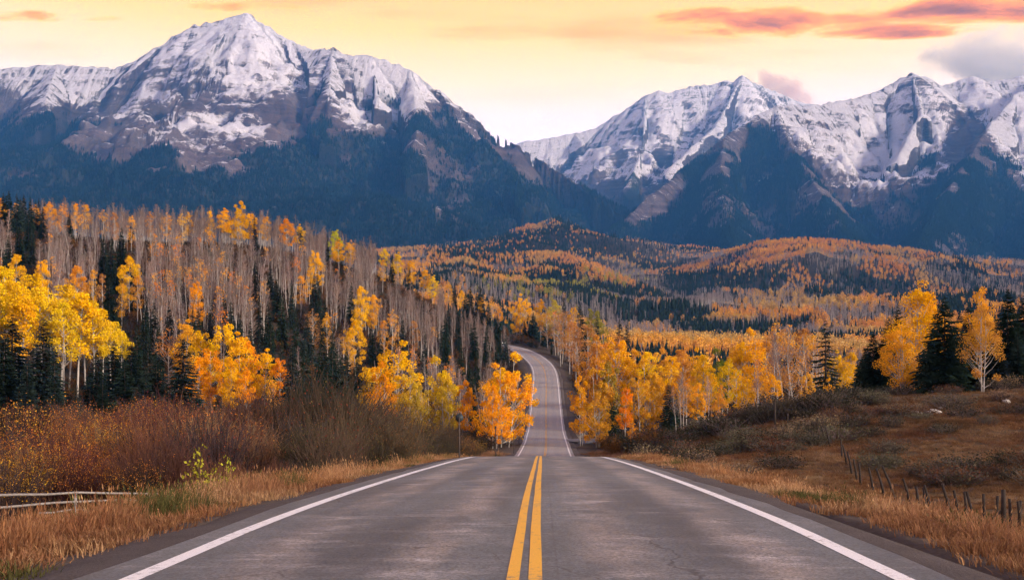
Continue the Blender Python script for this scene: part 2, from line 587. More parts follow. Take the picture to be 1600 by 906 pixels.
_t_.l(_e.outputs[0], _o_.inputs[0])

# ground: vertex colour (soil, litter, grass) broken up by noise
M_GROUND, t, out = mat('ground_soil')
gpos = t.n('ShaderNodeNewGeometry').outputs['Position']
base = t.attr('col', 'GEOMETRY', 'Color')
na = t.noise(gpos, 0.35, 5, 0.62)
nb = t.noise(gpos, 4.0, 4, 0.65)
hs = t.n('ShaderNodeHueSaturation')
t.l(base, hs.inputs['Color'])
t.put(hs.inputs['Value'], t.math('ADD', t.math('MULTIPLY_ADD', na, 1.0, 0.1), t.math('MULTIPLY', nb, 0.8)))
t.put(hs.inputs['Hue'], t.math('MULTIPLY_ADD', na, 0.05, 0.475))
diffuse(t, out, hs.outputs[0], 0.95, nb, 0.6, 0.1)

# asphalt
M_ASPHALT, t, out = mat('worn_asphalt')
ac = t.attr('across'); al = t.attr('along')
v2 = t.comb(ac, al)
vor = t.n('ShaderNodeTexVoronoi'); vor.inputs['Scale'].default_value = 42; t.l(v2, vor.inputs['Vector'])
vs = t.n('ShaderNodeSeparateColor'); t.l(vor.outputs['Color'], vs.inputs[0])
speck = vs.outputs[0]
ckw = t.n('ShaderNodeTexNoise'); ckw.inputs['Scale'].default_value = 1.3; ckw.inputs['Detail'].default_value = 6; t.l(v2, ckw.inputs['Vector'])
ckv = t.n('ShaderNodeVectorMath', operation='MULTIPLY_ADD'); ckv.inputs[1].default_value = (0.9, 0.9, 0); t.l(ckw.outputs['Color'], ckv.inputs[0]); t.l(v2, ckv.inputs[2])
crk = t.n('ShaderNodeTexVoronoi', feature='DISTANCE_TO_EDGE'); crk.inputs['Scale'].default_value = 0.33; t.l(ckv.outputs[0], crk.inputs['Vector'])
crack = t.math('MULTIPLY', t.math('SUBTRACT', 1.0, t.sstep(crk.outputs['Distance'], 0.0015, 0.0055)), t.sstep(t.noise(v2, 0.35, 2, 0.5), 0.42, 0.52))
speck2 = t.noise(v2, 20, 3, 0.6)
blot = t.noise(t.comb(t.math('MULTIPLY', ac, 0.8), t.math('MULTIPLY', al, 0.10)), 1.0, 4, 0.55)
smear = t.noise(t.comb(t.math('MULTIPLY', ac, 0.9), t.math('MULTIPLY', al, 2.4)), 1.0, 8, 0.74, 0.8)
smear2 = t.noise(t.comb(t.math('MULTIPLY', ac, 0.9), t.math('MULTIPLY', al, 1.1), 7.0), 1.0, 4, 0.55)
# wheel tracks at |across| ~ 0.95 and 2.65
aa = t.math('ABSOLUTE', ac)
tr1 = t.math('SUBTRACT', 1.0, t.sstep(t.math('ABSOLUTE', t.math('SUBTRACT', aa, 0.98)), 0.08, 0.62))
tr2 = t.math('SUBTRACT', 1.0, t.sstep(t.math('ABSOLUTE', t.math('SUBTRACT', aa, 2.65)), 0.08, 0.62))
track = t.math('MAXIMUM', tr1, tr2)
c0 = t.mix(t.sstep(blot, .25, .75), (0.045, 0.054, 0.063, 1), (0.108, 0.127, 0.140, 1))
c0 = t.mix(t.math('MULTIPLY', t.sstep(al, 180, 215), 0.8), c0, (0.25, 0.25, 0.27, 1))  # far stretch paler: sky sheen at grazing angle put into the colour
warm = t.math('MULTIPLY', track, t.sstep(t.noise(t.comb(t.math('MULTIPLY', ac, 0.7), t.math('MULTIPLY', al, 0.22), 3.0), 1.0, 4, 0.6), 0.36, 0.66))
c1 = t.mix(t.math('MULTIPLY', warm, 0.7), c0, (0.31, 0.262, 0.23, 1))
sm = t.math('MULTIPLY', t.sstep(smear, 0.42, 0.70), t.sstep(smear2, 0.40, 0.66))
sm = t.math('MULTIPLY', sm, t.math('MULTIPLY_ADD', track, 0.55, 0.4))
c2 = t.mix(t.math('MULTIPLY', sm, 0.9), c1, (0.44, 0.41, 0.405, 1))
dk = t.sstep(t.noise(t.comb(t.math('MULTIPLY', ac, 1.5), t.math('MULTIPLY', al, 0.35), 11.0), 1.0, 4, 0.6), 0.56, 0.72)
c3 = t.mix(t.math('MULTIPLY', dk, 0.22), c2, (0.05, 0.047, 0.05, 1))
c3 = t.mix(t.math('MULTIPLY', crack, 0.85), c3, (0.03, 0.028, 0.03, 1))
seam = t.math('SUBTRACT', 1.0, t.sstep(t.math('ABSOLUTE', t.math('SUBTRACT', ac, t.math('MULTIPLY_ADD', blot, 0.10, 0.26))), 0.004, 0.02))
c3 = t.mix(t.math('MULTIPLY', seam, 0.28), c3, (0.035, 0.03, 0.032, 1))
hs = t.n('ShaderNodeHueSaturation')
t.l(c3, hs.inputs['Color'])
t.put(hs.inputs['Value'], t.math('ADD', t.math('MULTIPLY_ADD', speck, 0.95, 0.02), t.math('MULTIPLY', speck2, 1.0)))
diffuse(t, out, hs.outputs[0], t.math('MULTIPLY_ADD', speck2, 0.24, 0.40), speck, 0.35, 0.010, 0.5)


def paint_mat(name, col, aged):
    m, t, out = mat(name)
    v = t.comb(t.attr('across'), t.attr('along'))
    wear = t.noise(v, 9, 5, 0.7)
    w2 = t.noise(v, 0.5, 3, 0.5)
    grit = t.noise(v, 60, 2, 0.6)
    old = t.math('MULTIPLY', t.sstep(t.attr('along'), 165, 215), aged)
    f = t.sstep(t.math('ADD', old, t.math('ADD', t.math('MULTIPLY', wear, 0.9), t.math('MULTIPLY', w2, 0.45))), 0.70, 0.86)
    c = t.mix(t.math('MULTIPLY', f, 0.85), col, (0.17, 0.16, 0.155, 1))
    hs = t.n('ShaderNodeHueSaturation')
    t.l(c, hs.inputs['Color'])
    t.put(hs.inputs['Value'], t.math('MULTIPLY_ADD', grit, 1.0, 0.48))
    diffuse(t, out, hs.outputs[0], 0.6, grit, 0.3, 0.006)
    return m


M_WHITE = paint_mat('white_road_paint', (0.82, 0.81, 0.81, 1), 0.0)
M_YELLOW = paint_mat('yellow_road_paint', (0.80, 0.42, 0.05, 1), 0.10)
M_GRAVEL, t, out = mat('shoulder_gravel')
gp_ = t.n('ShaderNodeNewGeometry').outputs['Position']
g1 = t.noise(gp_, 26, 3, 0.75)
g2 = t.noise(gp_, 1.1, 4, 0.6)
gc = t.mix(g2, (0.050, 0.042, 0.042, 1), (0.125, 0.105, 0.10, 1))
hs = t.n('ShaderNodeHueSaturation'); t.l(gc, hs.inputs['Color']); t.put(hs.inputs['Value'], t.math('MULTIPLY_ADD', g1, 1.6, 0.2))
diffuse(t, out, hs.outputs[0], 0.95, g1, 1.0, 0.04)


# ------------------------------------------------------------------ ground sheet (one polar sheet round the camera)
def angle_samples():
    a = np.concatenate([np.arange(-180, -58, 6.0), np.arange(-58, -30, 0.8), np.arange(-30, 31, 0.105), np.arange(31, 58, 0.8), np.arange(58, 180, 6.0)])
    return np.radians(a)


AN = angle_samples()
RR = np.concatenate([np.array([0.6, 2, 4, 6]), np.geomspace(8, 600, 330), np.geomspace(610, 5200, 130)])
TH, RD = np.meshgrid(AN, RR, indexing='ij')
GX, GY = RD * np.sin(TH), RD * np.cos(TH)
GZ = ground_z(GX.ravel(), GY.ravel()).reshape(GX.shape)
na_, nr_ = GX.shape
idx = np.arange(na_ * nr_).reshape(na_, nr_)
i2 = np.roll(idx, -1, 0)
F = np.stack([idx[:, :-1], idx[:, 1:], i2[:, 1:], i2[:, :-1]], -1).reshape(-1, 4)
V = np.stack([GX, GY, GZ], -1).reshape(-1, 3)
# colours of the soil and its low cover
x, y, z = V.T
r = np.hypot(x, y)
n = fbm(x / 14, y / 14, 4, 31); n2 = fbm(x / 3.5, y / 3.5, 3, 41)
dry = np.array([0.20, 0.105, 0.045]); olive = np.array([0.085, 0.070, 0.032]); soil = np.array([0.075, 0.050, 0.038]); litter = np.array([0.036, 0.027, 0.020]); dark = np.array([0.030, 0.032, 0.026])
c = dry * (1 - n[:, None]) + olive * n[:, None]
k = sst(n2, .5, .75)[:, None]; c = c * (1 - k) + soil * k
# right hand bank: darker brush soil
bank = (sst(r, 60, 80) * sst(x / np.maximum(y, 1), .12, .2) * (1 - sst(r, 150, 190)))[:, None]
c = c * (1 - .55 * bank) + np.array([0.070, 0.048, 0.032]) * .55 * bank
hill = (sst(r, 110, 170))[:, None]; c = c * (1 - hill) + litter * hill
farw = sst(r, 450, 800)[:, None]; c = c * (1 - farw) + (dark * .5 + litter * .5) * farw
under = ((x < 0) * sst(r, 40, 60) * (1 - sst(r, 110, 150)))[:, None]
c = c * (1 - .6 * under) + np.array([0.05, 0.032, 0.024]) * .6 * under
rdist, _ = road_near(x, y)
kk = (1 - sst(rdist - 4.25, 1.4, 3.4))[:, None]; c = c * (1 - kk) + np.array([0.075, 0.058, 0.048]) * kk
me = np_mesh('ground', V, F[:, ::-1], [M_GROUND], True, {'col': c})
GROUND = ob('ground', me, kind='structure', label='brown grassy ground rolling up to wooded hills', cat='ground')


# ------------------------------------------------------------------ road
def strip(name, offs, dz, m, parent=None, s0=0, s1=None, **kw):
    """sheet along the road; offs = offsets across, dz = heights above the centre line"""
    sel = slice(s0, s1)
    P = ROAD[sel]; S = ROAD_SIDE[sel]; L = ROAD_S[sel]
    offs = np.asarray(offs, float); dz = np.asarray(dz, float)
    if offs.ndim == 1:
        offs = np.tile(offs, (len(P), 1))
    V = P[:, None] + S[:, None] * offs[:, :, None]
    V[:, :, 2] += dz[None] if dz.ndim == 1 else dz
    k = offs.shape[1]
    i = np.arange(len(P) - 1)[:, None] * k + np.arange(k - 1)[None]
    F = np.stack([i, i + 1, i + k + 1, i + k], -1).reshape(-1, 4)
    return ob(name, np_mesh(name, V.reshape(-1, 3), F, [m], True, {'across': offs.ravel(), 'along': np.repeat(L, k)}), parent, **kw)


ncr = 13
crx = np.linspace(-HALF_L, HALF_R, ncr)
wob = np.tile(crx, (len(ROAD), 1))
wob[:, 0] += (fbm(ROAD_S / 1.7, ROAD_S * 0, 3, 3) - .5) * .22
wob[:, -1] += (fbm(ROAD_S / 1.7, ROAD_S * 0 + 9, 3, 4) - .5) * .22
crown = 0.05 * (1 - (crx / 4.2) ** 2) - 0.05
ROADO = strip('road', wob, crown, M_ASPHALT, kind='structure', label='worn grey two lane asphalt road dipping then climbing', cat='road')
dzo = lambda o: 0.05 * (1 - (np.asarray(o) / 4.2) ** 2) - 0.05 + 0.005
for nm, o, wd, mm, lb in (('edge_line', -3.70, .20, M_WHITE, None), ('edge_line', 3.55, .20, M_WHITE, None),
                          ('centre_line', -0.10, .118, M_YELLOW, None), ('centre_line', 0.10, .128, M_YELLOW, None)):
    oo = np.array([o - wd / 2, o, o + wd / 2])
    ws = np.tile(oo, (len(ROAD), 1)); jit = (fbm(ROAD_S / 2.5, ROAD_S * 0 + o * 7, 2, 6) - .5) * 0.022
    strip(nm, ws + jit[:, None], dzo(oo), mm, ROADO)
# gravel shoulders
for sgn, hw in ((-1, HALF_L), (1, HALF_R)):
    o = np.array([-.25, .0, .4, .8, 1.45]) + hw
    W = np.tile(o, (len(ROAD), 1))
    W[:, 3:] += ((fbm(ROAD_S / 3, ROAD_S * 0 + sgn * 5, 3, 8) - .5) * .7)[:, None]
    d = np.array([-.09, -.075, -.10, -.15, -.40])
    D = np.tile(d, (len(ROAD), 1)); D[:, 2:4] += ((fbm(ROAD_S / 1.2, ROAD_S * 0 + sgn * 3, 3, 18) - .5) * .06)[:, None]
    if sgn < 0:
        W = -W[:, ::-1]; D = D[:, ::-1]
    strip('road_shoulder', W, D, M_GRAVEL, kind='structure', label='dark gravel shoulder on the ' + ('left' if sgn < 0 else 'right') + ' of the road', cat='shoulder')
# side road leaving to the right in the dip
sp = []
k0 = int(np.abs(ROAD[:, 1] - 186).argmin())
for tt in np.linspace(0, 1, 26):
    bx = ROAD[k0, 0] + 3.6 + 46 * tt; by = 186 + 14 * tt + 10 * tt * tt
    sp.append((bx, by))
sp = np.array(sp)
szr = ROAD[k0, 2] + np.linspace(0, 1, 26) * 1.6 + .10
V = []; 
for (bx, by), zz, tt in zip(sp, szr, np.linspace(0, 1, 26)):
    hw = 3.2 + 3.5 * max(0, 1 - tt * 7)
    for o in (-1.15, -1, -.4, .4, 1, 1.15):
        V.append((bx + o * hw * -.25, by + o * hw, zz - (0.8 if abs(o) > 1.1 else 0.03 * abs(o)) - (0.14 if tt < .01 else 0)))
V = np.array(V); i = np.arange(25)[:, None] * 6 + np.arange(5)[None]
F = np.stack([i, i + 6, i + 7, i + 1], -1).reshape(-1, 4)
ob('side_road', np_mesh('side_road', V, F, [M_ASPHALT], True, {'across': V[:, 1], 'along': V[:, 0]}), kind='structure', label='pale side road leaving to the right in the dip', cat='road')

# ------------------------------------------------------------------ mountains
M_MOUNT, t, out = mat('mountain_rock_and_snow')
gpos = t.n('ShaderNodeNewGeometry')
sepz = t.n('ShaderNodeSeparateXYZ'); t.l(gpos.outputs['Position'], sepz.inputs[0])
arc = t.attr('arc'); dst = t.attr('dist'); snow = t.attr('snow'); forest = t.attr('forest'); rockv = t.attr('bare')
streak = t.noise(t.comb(t.math('MULTIPLY', arc, 0.034), t.math('MULTIPLY', dst, 0.0026)), 1.0, 9, 0.74, 0.5)
fine = t.noise(gpos.outputs['Position'], 0.016, 8, 0.74)
mid = t.noise(gpos.outputs['Position'], 0.0028, 5, 0.6)
strata = t.noise(t.comb(0.0, 0.0, t.math('MULTIPLY_ADD', mid, 2.2, t.math('MULTIPLY', sepz.outputs[2], 0.034))), 1.0, 4, 0.6)
nz = t.n('ShaderNodeSeparateXYZ'); t.l(gpos.outputs['True Normal'], nz.inputs[0])
rk = t.ramp(t.math('ADD', t.math('MULTIPLY', strata, 0.55), t.math('MULTIPLY', streak, 0.45)), [
    (0.36, (0.030, 0.024, 0.032, 1)), (0.5, (0.105, 0.078, 0.086, 1)), (0.64, (0.22, 0.175, 0.175, 1))])
scree = t.ramp(t.math('ADD', t.math('MULTIPLY', streak, 0.6), t.math('MULTIPLY', fine, 0.4)), [(0.35, (0.070, 0.056, 0.066, 1)), (0.65, (0.21, 0.175, 0.185, 1))])
rk = t.mix(t.sstep(mid, 0.42, 0.6), rk, scree)
# snow lies on the gentler, smoother ground; cliffs and strata stay bare
s = t.math('MULTIPLY_ADD', snow, 1.15, -0.50)
s = t.math('ADD', s, t.math('MULTIPLY', t.math('SUBTRACT', streak, 0.5), 4.2))
s = t.math('ADD', s, t.math('MULTIPLY', t.math('SUBTRACT', fine, 0.5), 2.2))
s = t.math('ADD', s, t.math('MULTIPLY', t.math('MULTIPLY', t.math('SUBTRACT', strata, 0.5), 3.6), t.math('MULTIPLY_ADD', t.sstep(mid, 0.47, 0.62), 0.9, 0.1)))
s = t.math('ADD', s, t.math('MULTIPLY', t.math('SUBTRACT', nz.outputs[2], 0.66), 2.2))
smask = t.sstep(s, -0.05, 0.65)
cold = t.mix(smask, rk, (0.70, 0.715, 0.82, 1))
fl = t.ramp(fine, [(0.3, (0.010, 0.020, 0.018, 1)), (0.7, (0.026, 0.036, 0.030, 1))])
fcol = t.mix(t.math('MULTIPLY', forest, 0.9), cold, fl)
diffuse(t, out, fcol, 0.95, t.math('ADD', t.math('MULTIPLY', fine, 0.6), t.math('MULTIPLY', streak, 0.8)), 0.85, 60.0, 0.1)


def ridge_field(X, Y, ridges, seed):
    shp = X.shape; X = X.ravel(); Y = Y.ravel()
    best = np.full(X.shape, -1e9); arc = np.zeros_like(best); dis = np.zeros_like(best)
    wx = X + (fbm(X / 420, Y / 420, 3, seed + 50) - .5) * 260
    wy = Y + (fbm(X / 420 + 31, Y / 420, 3, seed + 60) - .5) * 260
    for ri, (pts, slope, h0) in enumerate(ridges):
        P = np.array([px2w(*p) for p in pts])
        cum = 0.0
        for a, b in zip(P[:-1], P[1:]):
            d = b[:2] - a[:2]; L = np.hypot(*d)
            # close to the crest use true coordinates so the skyline holds
            t0 = np.clip(((X - a[0]) * d[0] + (Y - a[1]) * d[1]) / L ** 2, 0, 1)
            d0 = np.hypot(X - a[0] - t0 * d[0], Y - a[1] - t0 * d[1])
            wk = sst(d0, 60, 700)
            xx = X + (wx - X) * wk; yy = Y + (wy - Y) * wk
            tt = np.clip(((xx - a[0]) * d[0] + (yy - a[1]) * d[1]) / L ** 2, 0, 1)
            ds = np.hypot(xx - a[0] - tt * d[0], yy - a[1] - tt * d[1])
            z = a[2] + tt * (b[2] - a[2]) - h0 * (1 - np.exp(-ds * slope / h0))
            m = z > best
            best[m] = z[m]; dis[m] = ds[m]; arc[m] = (cum + tt * L)[m] + 7000 * ri
            cum += L
    g = sst(dis, 15, 600)
    wob_ = (fbm(X / 260, Y / 260, 3, seed + 90) - .5) * 260
    best = best - g * 235 * (1 - ridged((arc + wob_) / 310, dis / 1300, 3, seed)) - g * 110 * (1 - ridged((arc + wob_) / 95, dis / 480, 3, seed + 7))
    best = best + (fbm(X / 130, Y / 130, 4, seed + 20) - .5) * (20 + 120 * g)
    best = best + (fbm(X / 33, Y / 33, 2, seed + 25) - .5) * 22
    # cliff bands: soft terraces
    st = 105.0; q = best / st + (fbm(X / 500, Y / 500, 2, seed + 33) - .5) * .8
    fr = q - np.floor(q)
    best = best + (sst(fr, .25, .75) - fr) * st * 0.16 * sst(best, 1150, 1500)
    return best.reshape(shp), arc.reshape(shp), dis.reshape(shp)


def mountain(name, label, px0, px1, npx, d0, d1, nd, ridges, tree_line, snow_line, seed, patches=(), clear=(), foot=1):
    pxs = np.linspace(px0, px1, npx); ds = np.geomspace(d0, d1, nd)
    PX, DD = np.meshgrid(pxs, ds, indexing='ij')
    X = (PX - CX) / FPX * DD; Y = DD
    Z, arc, dis = ridge_field(X, Y, ridges, seed)
    Z = Z - 1000 * (1 - sst(Y, d0, d0 + 1100)) * foot
    PY = HY - FPX * (Z - CAM_H) / Y
    tl = np.interp(PX, [p[0] for p in tree_line], [p[1] for p in tree_line])
    sl = np.interp(PX, [p[0] for p in snow_line], [p[1] for p in snow_line])
    # tree line follows spurs up and gullies down
    rn = ridged(arc / 330, dis / 1500, 3, seed)
    nn = fbm(X / 160, Y / 160, 4, seed + 70)
    edge = PY - tl - 8 + (rn - .62) * 75 + (nn - .5) * 110
    fo = sst(edge, -10, 14)
    for cx_, cy_, rx, ry in clear:
        q = ((PX - cx_) / rx) ** 2 + ((PY - cy_) / ry) ** 2 + (nn - .5) * 4.5 + (fbm(X / 45, Y / 60, 3, seed + 71) - .5) * 3
        fo = fo * (.25 + .75 * sst(q, .3, 1.5))
    sn = 1 - sst(PY - sl + (nn - .5) * 50, -34, 22)
    for cx_, cy_, rx, ry, am in patches:
        q = 1 - sst(((PX - cx_) / rx) ** 2 + ((PY - cy_) / ry) ** 2 + (nn - .5), .5, 1.3)
        sn = np.clip(sn + am * q, -.4, 1.5)
    sn = sn * (1 - .0 * fo)
    # keep only faces that can matter; floor is hidden under the ground sheet
    i = np.arange(npx * nd).reshape(npx, nd)
    F = np.stack([i[:-1, :-1], i[1:, :-1], i[1:, 1:], i[:-1, 1:]], -1).reshape(-1, 4)
    V = np.stack([X, Y, np.maximum(Z, -50)], -1).reshape(-1, 3)
    keep = (V[F][:, :, 2].max(1) > 100)
    F = F[keep]
    me = np_mesh(name, V, F, [M_MOUNT], True, {'arc': arc.ravel(), 'dist': dis.ravel(), 'snow': sn.ravel(), 'forest': fo.ravel(), 'bare': nn.ravel()})
    ob(name, me, kind='structure', label=label, cat='mountain')
    return X, Y, Z, fo, PX, PY


LEFT_R = [
    ([(-500, 150, 7000), (-200, 122, 6800), (0, 105, 6600), (45, 104, 6570), (90, 100, 6550), (140, 107, 6500), (180, 109, 6500), (215, 92, 6500), (250, 70, 6500), (300, 42, 6500), (345, 32, 6500),
      (385, 20, 6500), (415, 40, 6450), (455, 62, 6400), (490, 79, 6300), (520, 75, 6200), (545, 86, 6200), (580, 88, 6200), (640, 108, 6150), (690, 145, 6100), (730, 175, 6050), (770, 205, 6000),
      (800, 222, 5950), (835, 246, 5900), (880, 272, 5800), (930, 302, 5600), (1000, 338, 5400), (1060, 368, 5200), (1130, 402, 5000)], .92, 2900),
    ([(520, 75, 6200), (515, 140, 5650), (505, 215, 5100), (470, 285, 4500), (450, 340, 3900)], .80, 2400),
    ([(90, 100, 6550), (70, 160, 5850), (100, 222, 5100), (150, 275, 4400), (190, 340, 3750)], .75, 2400),
    ([(640, 108, 6150), (655, 195, 5450), (635, 270, 4750), (625, 335, 4100)], .80, 2400),
    ([(770, 205, 6000), (800, 270, 5250), (815, 330, 4550), (830, 380, 3950)], .75, 2400),
    ([(-200, 122, 6800), (-130, 220, 5300), (-100, 300, 4300)], .75, 2400),
    ([(455, 62, 6400), (448, 140, 6000), (455, 200, 5600)], .9, 2400),
    ([(300, 42, 6500), (285, 105, 6250), (262, 160, 5950)], .9, 2400),
    ([(580, 88, 6200), (590, 150, 5800), (575, 215, 5300)], .85, 2400),
]
RIGHT_R = [
    ([(940, 375, 5000), (1020, 302, 5500), (1080, 255, 5800), (1130, 215, 6000), (1180, 181, 6200), (1210, 168, 6300), (1250, 163, 6400), (1290, 161, 6500), (1330, 155, 6600), (1360, 146, 6700), (1400, 126, 6800),
      (1425, 113, 6800), (1450, 123, 6800), (1470, 133, 6900), (1490, 129, 6900), (1520, 116, 6900), (1545, 126, 6900), (1590, 118, 6900), (1650, 108, 6900), (1800, 130, 6900), (2150, 180, 6800)], .88, 2900),
    ([(1210, 168, 6300), (1240, 235, 5750), (1285, 305, 5050), (1320, 365, 4350), (1340, 400, 3800)], .80, 2400),
    ([(1650, 108, 6900), (1585, 150, 6350), (1540, 205, 5850), (1505, 258, 5350), (1470, 320, 4700), (1440, 380, 4000)], .80, 2400),
    ([(1130, 215, 6000), (1125, 290, 5300), (1140, 350, 4600), (1150, 390, 4000)], .78, 2400),
    ([(1425, 113, 6800), (1440, 175, 6300), (1405, 240, 5800)], .95, 2400),
    ([(1800, 130, 6900), (1700, 250, 5500), (1650, 340, 4500)], .75, 2400),
    ([(1330, 155, 6600), (1345, 205, 6250)], .95, 2400),
]
BACK_R = [
    ([(640, 270, 9500), (780, 235, 9500), (820, 222, 9500), (850, 217, 9500), (900, 208, 9500), (930, 200, 9500), (960, 181, 9500), (985, 165, 9500), (1010, 148, 9500), (1030, 140, 9500), (1045, 144, 9500),
      (1060, 140, 9500), (1080, 136, 9500), (1110, 132, 9500), (1122, 129, 9500), (1132, 124, 9500), (1145, 128, 9500), (1160, 117, 9500), (1175, 126, 9500), (1200, 138, 9500), (1240, 156, 9500), (1275, 166, 9500), (1350, 185, 9500), (1500, 230, 9500)], .95, 3200),
    ([(1010, 148, 9500), (1005, 225, 8700), (985, 285, 7900)], .85, 2600),
    ([(1160, 117, 9500), (1120, 195, 8800), (1050, 258, 8100)], .85, 2600),
    ([(900, 208, 9500), (935, 262, 8600)], .8, 2600),
    ([(1060, 140, 9500), (1075, 200, 9000)], .95, 2600),
]
LM = mountain('mountain', 'tall snowy peak with wide bowl above dark blue forest', -420, 1135, 640, 2700, 7400, 320, LEFT_R,
              [(-400, 190), (0, 178), (60, 195), (150, 202), (210, 218), (300, 240), (340, 238), (400, 218), (450, 198), (500, 160), (530, 190), (560, 212), (600, 190), (660, 195), (700, 182), (740, 205), (800, 245), (850, 262), (1130, 300)],
              [(-400, 160), (0, 150), (100, 172), (200, 195), (300, 205), (400, 200), (450, 170), (490, 140), (520, 175), (560, 215), (600, 200), (640, 200), (700, 178), (760, 212), (800, 238), (1130, 250)], 100,
              patches=((350, 166, 150, 13, -.5), (290, 140, 70, 9, -.4), (455, 175, 45, 45, -.4), (335, 205, 110, 34, .42), (620, 130, 60, 50, .35), (380, 60, 70, 40, .3)), clear=((705, 285, 34, 48), (545, 235, 16, 36), (665, 225, 14, 40), (30, 275, 30, 9), (395, 265, 18, 6)))
RM = mountain('mountain', 'broad snowy ridge with cloud on it above forested spurs', 930, 2100, 500, 2700, 7700, 320, RIGHT_R,
              [(940, 330), (1000, 322), (1050, 290), (1110, 250), (1160, 222), (1200, 200), (1230, 212), (1260, 255), (1300, 298), (1340, 330), (1380, 300), (1420, 285), (1470, 270), (1500, 262), (1530, 252), (1560, 265), (1600, 285), (1700, 270), (2100, 270)],
              [(940, 200), (1100, 215), (1180, 200), (1230, 205), (1260, 240), (1300, 290), (1340, 315), (1400, 285), (1450, 262), (1480, 225), (1510, 195), (1535, 190), (1560, 250), (1600, 280), (2100, 280)], 300,
              patches=((1400, 235, 100, 60, .4), (1580, 200, 45, 60, .25), (1510, 225, 35, 45, -.6), (1160, 210, 60, 30, -.25)), clear=((1285, 335, 40, 45), (1395, 340, 45, 26), (1190, 330, 26, 40), (1480, 385, 30, 20), (1120, 330, 26, 30), (1340, 300, 30, 30)))
BM = mountain('mountain', 'jagged snow dusted mountain far behind the pass', 640, 1420, 300, 7300, 10400, 150, BACK_R,
              [(640, 275), (930, 288), (1000, 284), (1030, 300), (1420, 300)], [(640, 290), (1420, 300)], 500, patches=((1000, 230, 200, 60, .25),), foot=0)


# ------------------------------------------------------------------ tree shapes (each shape is one trunk mesh and one crown mesh)
def golden_shape(seed, H=14.0, crown_lo=0.30, rad=2.6, clumps=62, per=115, leaf=0.21, fill=1.0, bark=M_ASPEN_BARK, forks=1, leafm=M_LEAF):
    """aspen in leaf: pale slim trunk, rising limbs, crown of leaf clumps with gaps"""
    g = np.random.default_rng(seed)
    tb = MB(); cb = MB()
    stems = []
    for f in range(forks):
        bx, by = (0, 0) if f == 0 else g.normal(0, .45, 2)
        hh = H * (1 if f == 0 else g.uniform(.78, .95))
        lean = g.normal(0, .03, 2) + (np.array([bx, by]) * .09)
        zz = np.linspace(0, hh * .93, 9)
        P = np.stack([bx + lean[0] * zz + .12 * np.sin(zz * .5 + g.uniform(0, 6)) * zz / hh, by + lean[1] * zz + .12 * np.sin(zz * .43 + g.uniform(0, 6)) * zz / hh, zz - .35 * (zz == 0)], 1)
        tb.tube(P, np.linspace(.0085 * hh, .02, 9), 7)
        stems.append(P)
    C = []
    for k in range(clumps):
        P = stems[g.integers(len(stems))]; hh = P[-1, 2] / .93
        tz = crown_lo + (1 - crown_lo) * g.beta(1.25, 1.15)
        prof = np.sin(np.clip((tz - crown_lo) / (1 - crown_lo), 0, 1) ** 0.75 * math.pi * .93 + .16) ** .7
        base = np.array([np.interp(tz * hh * .86, P[:, 2], P[:, i]) for i in range(3)])
        an = g.uniform(0, 2 * math.pi); rr = rad * prof * math.sqrt(g.uniform(.05, 1))
        c = np.array([base[0] + math.cos(an) * rr, base[1] + math.sin(an) * rr, tz * hh - .25 + g.normal(0, .3)])
        # limb from the trunk up to the clump
        st = np.array([np.interp(max(.5, c[2] - rr * .9 - .4), P[:, 2], P[:, i]) for i in range(3)])
        md = (st + c) / 2 + np.array([0, 0, -.12 * rr])
        tb.tube([st, md, c], [.028 + .012 * rr, .02, .008], 4, False)
        cr = g.uniform(.55, 1.05) * (.5 + .5 * prof)
        nl = int(per * fill * g.uniform(.6, 1.35))
        q = g.normal(size=(nl, 3)); q /= np.linalg.norm(q, axis=1, keepdims=True)
        q = q * (g.uniform(.15, 1, (nl, 1)) ** .5) * cr * np.array([1, 1, .85])
        C.append(c + q)
    C = np.concatenate(C)
    cb.leaves(C, g.uniform(.7, 1.3, len(C)) * leaf, g)
    return tb.mesh('aspen_trunk', [bark], True), cb.mesh('aspen_crown', [leafm])


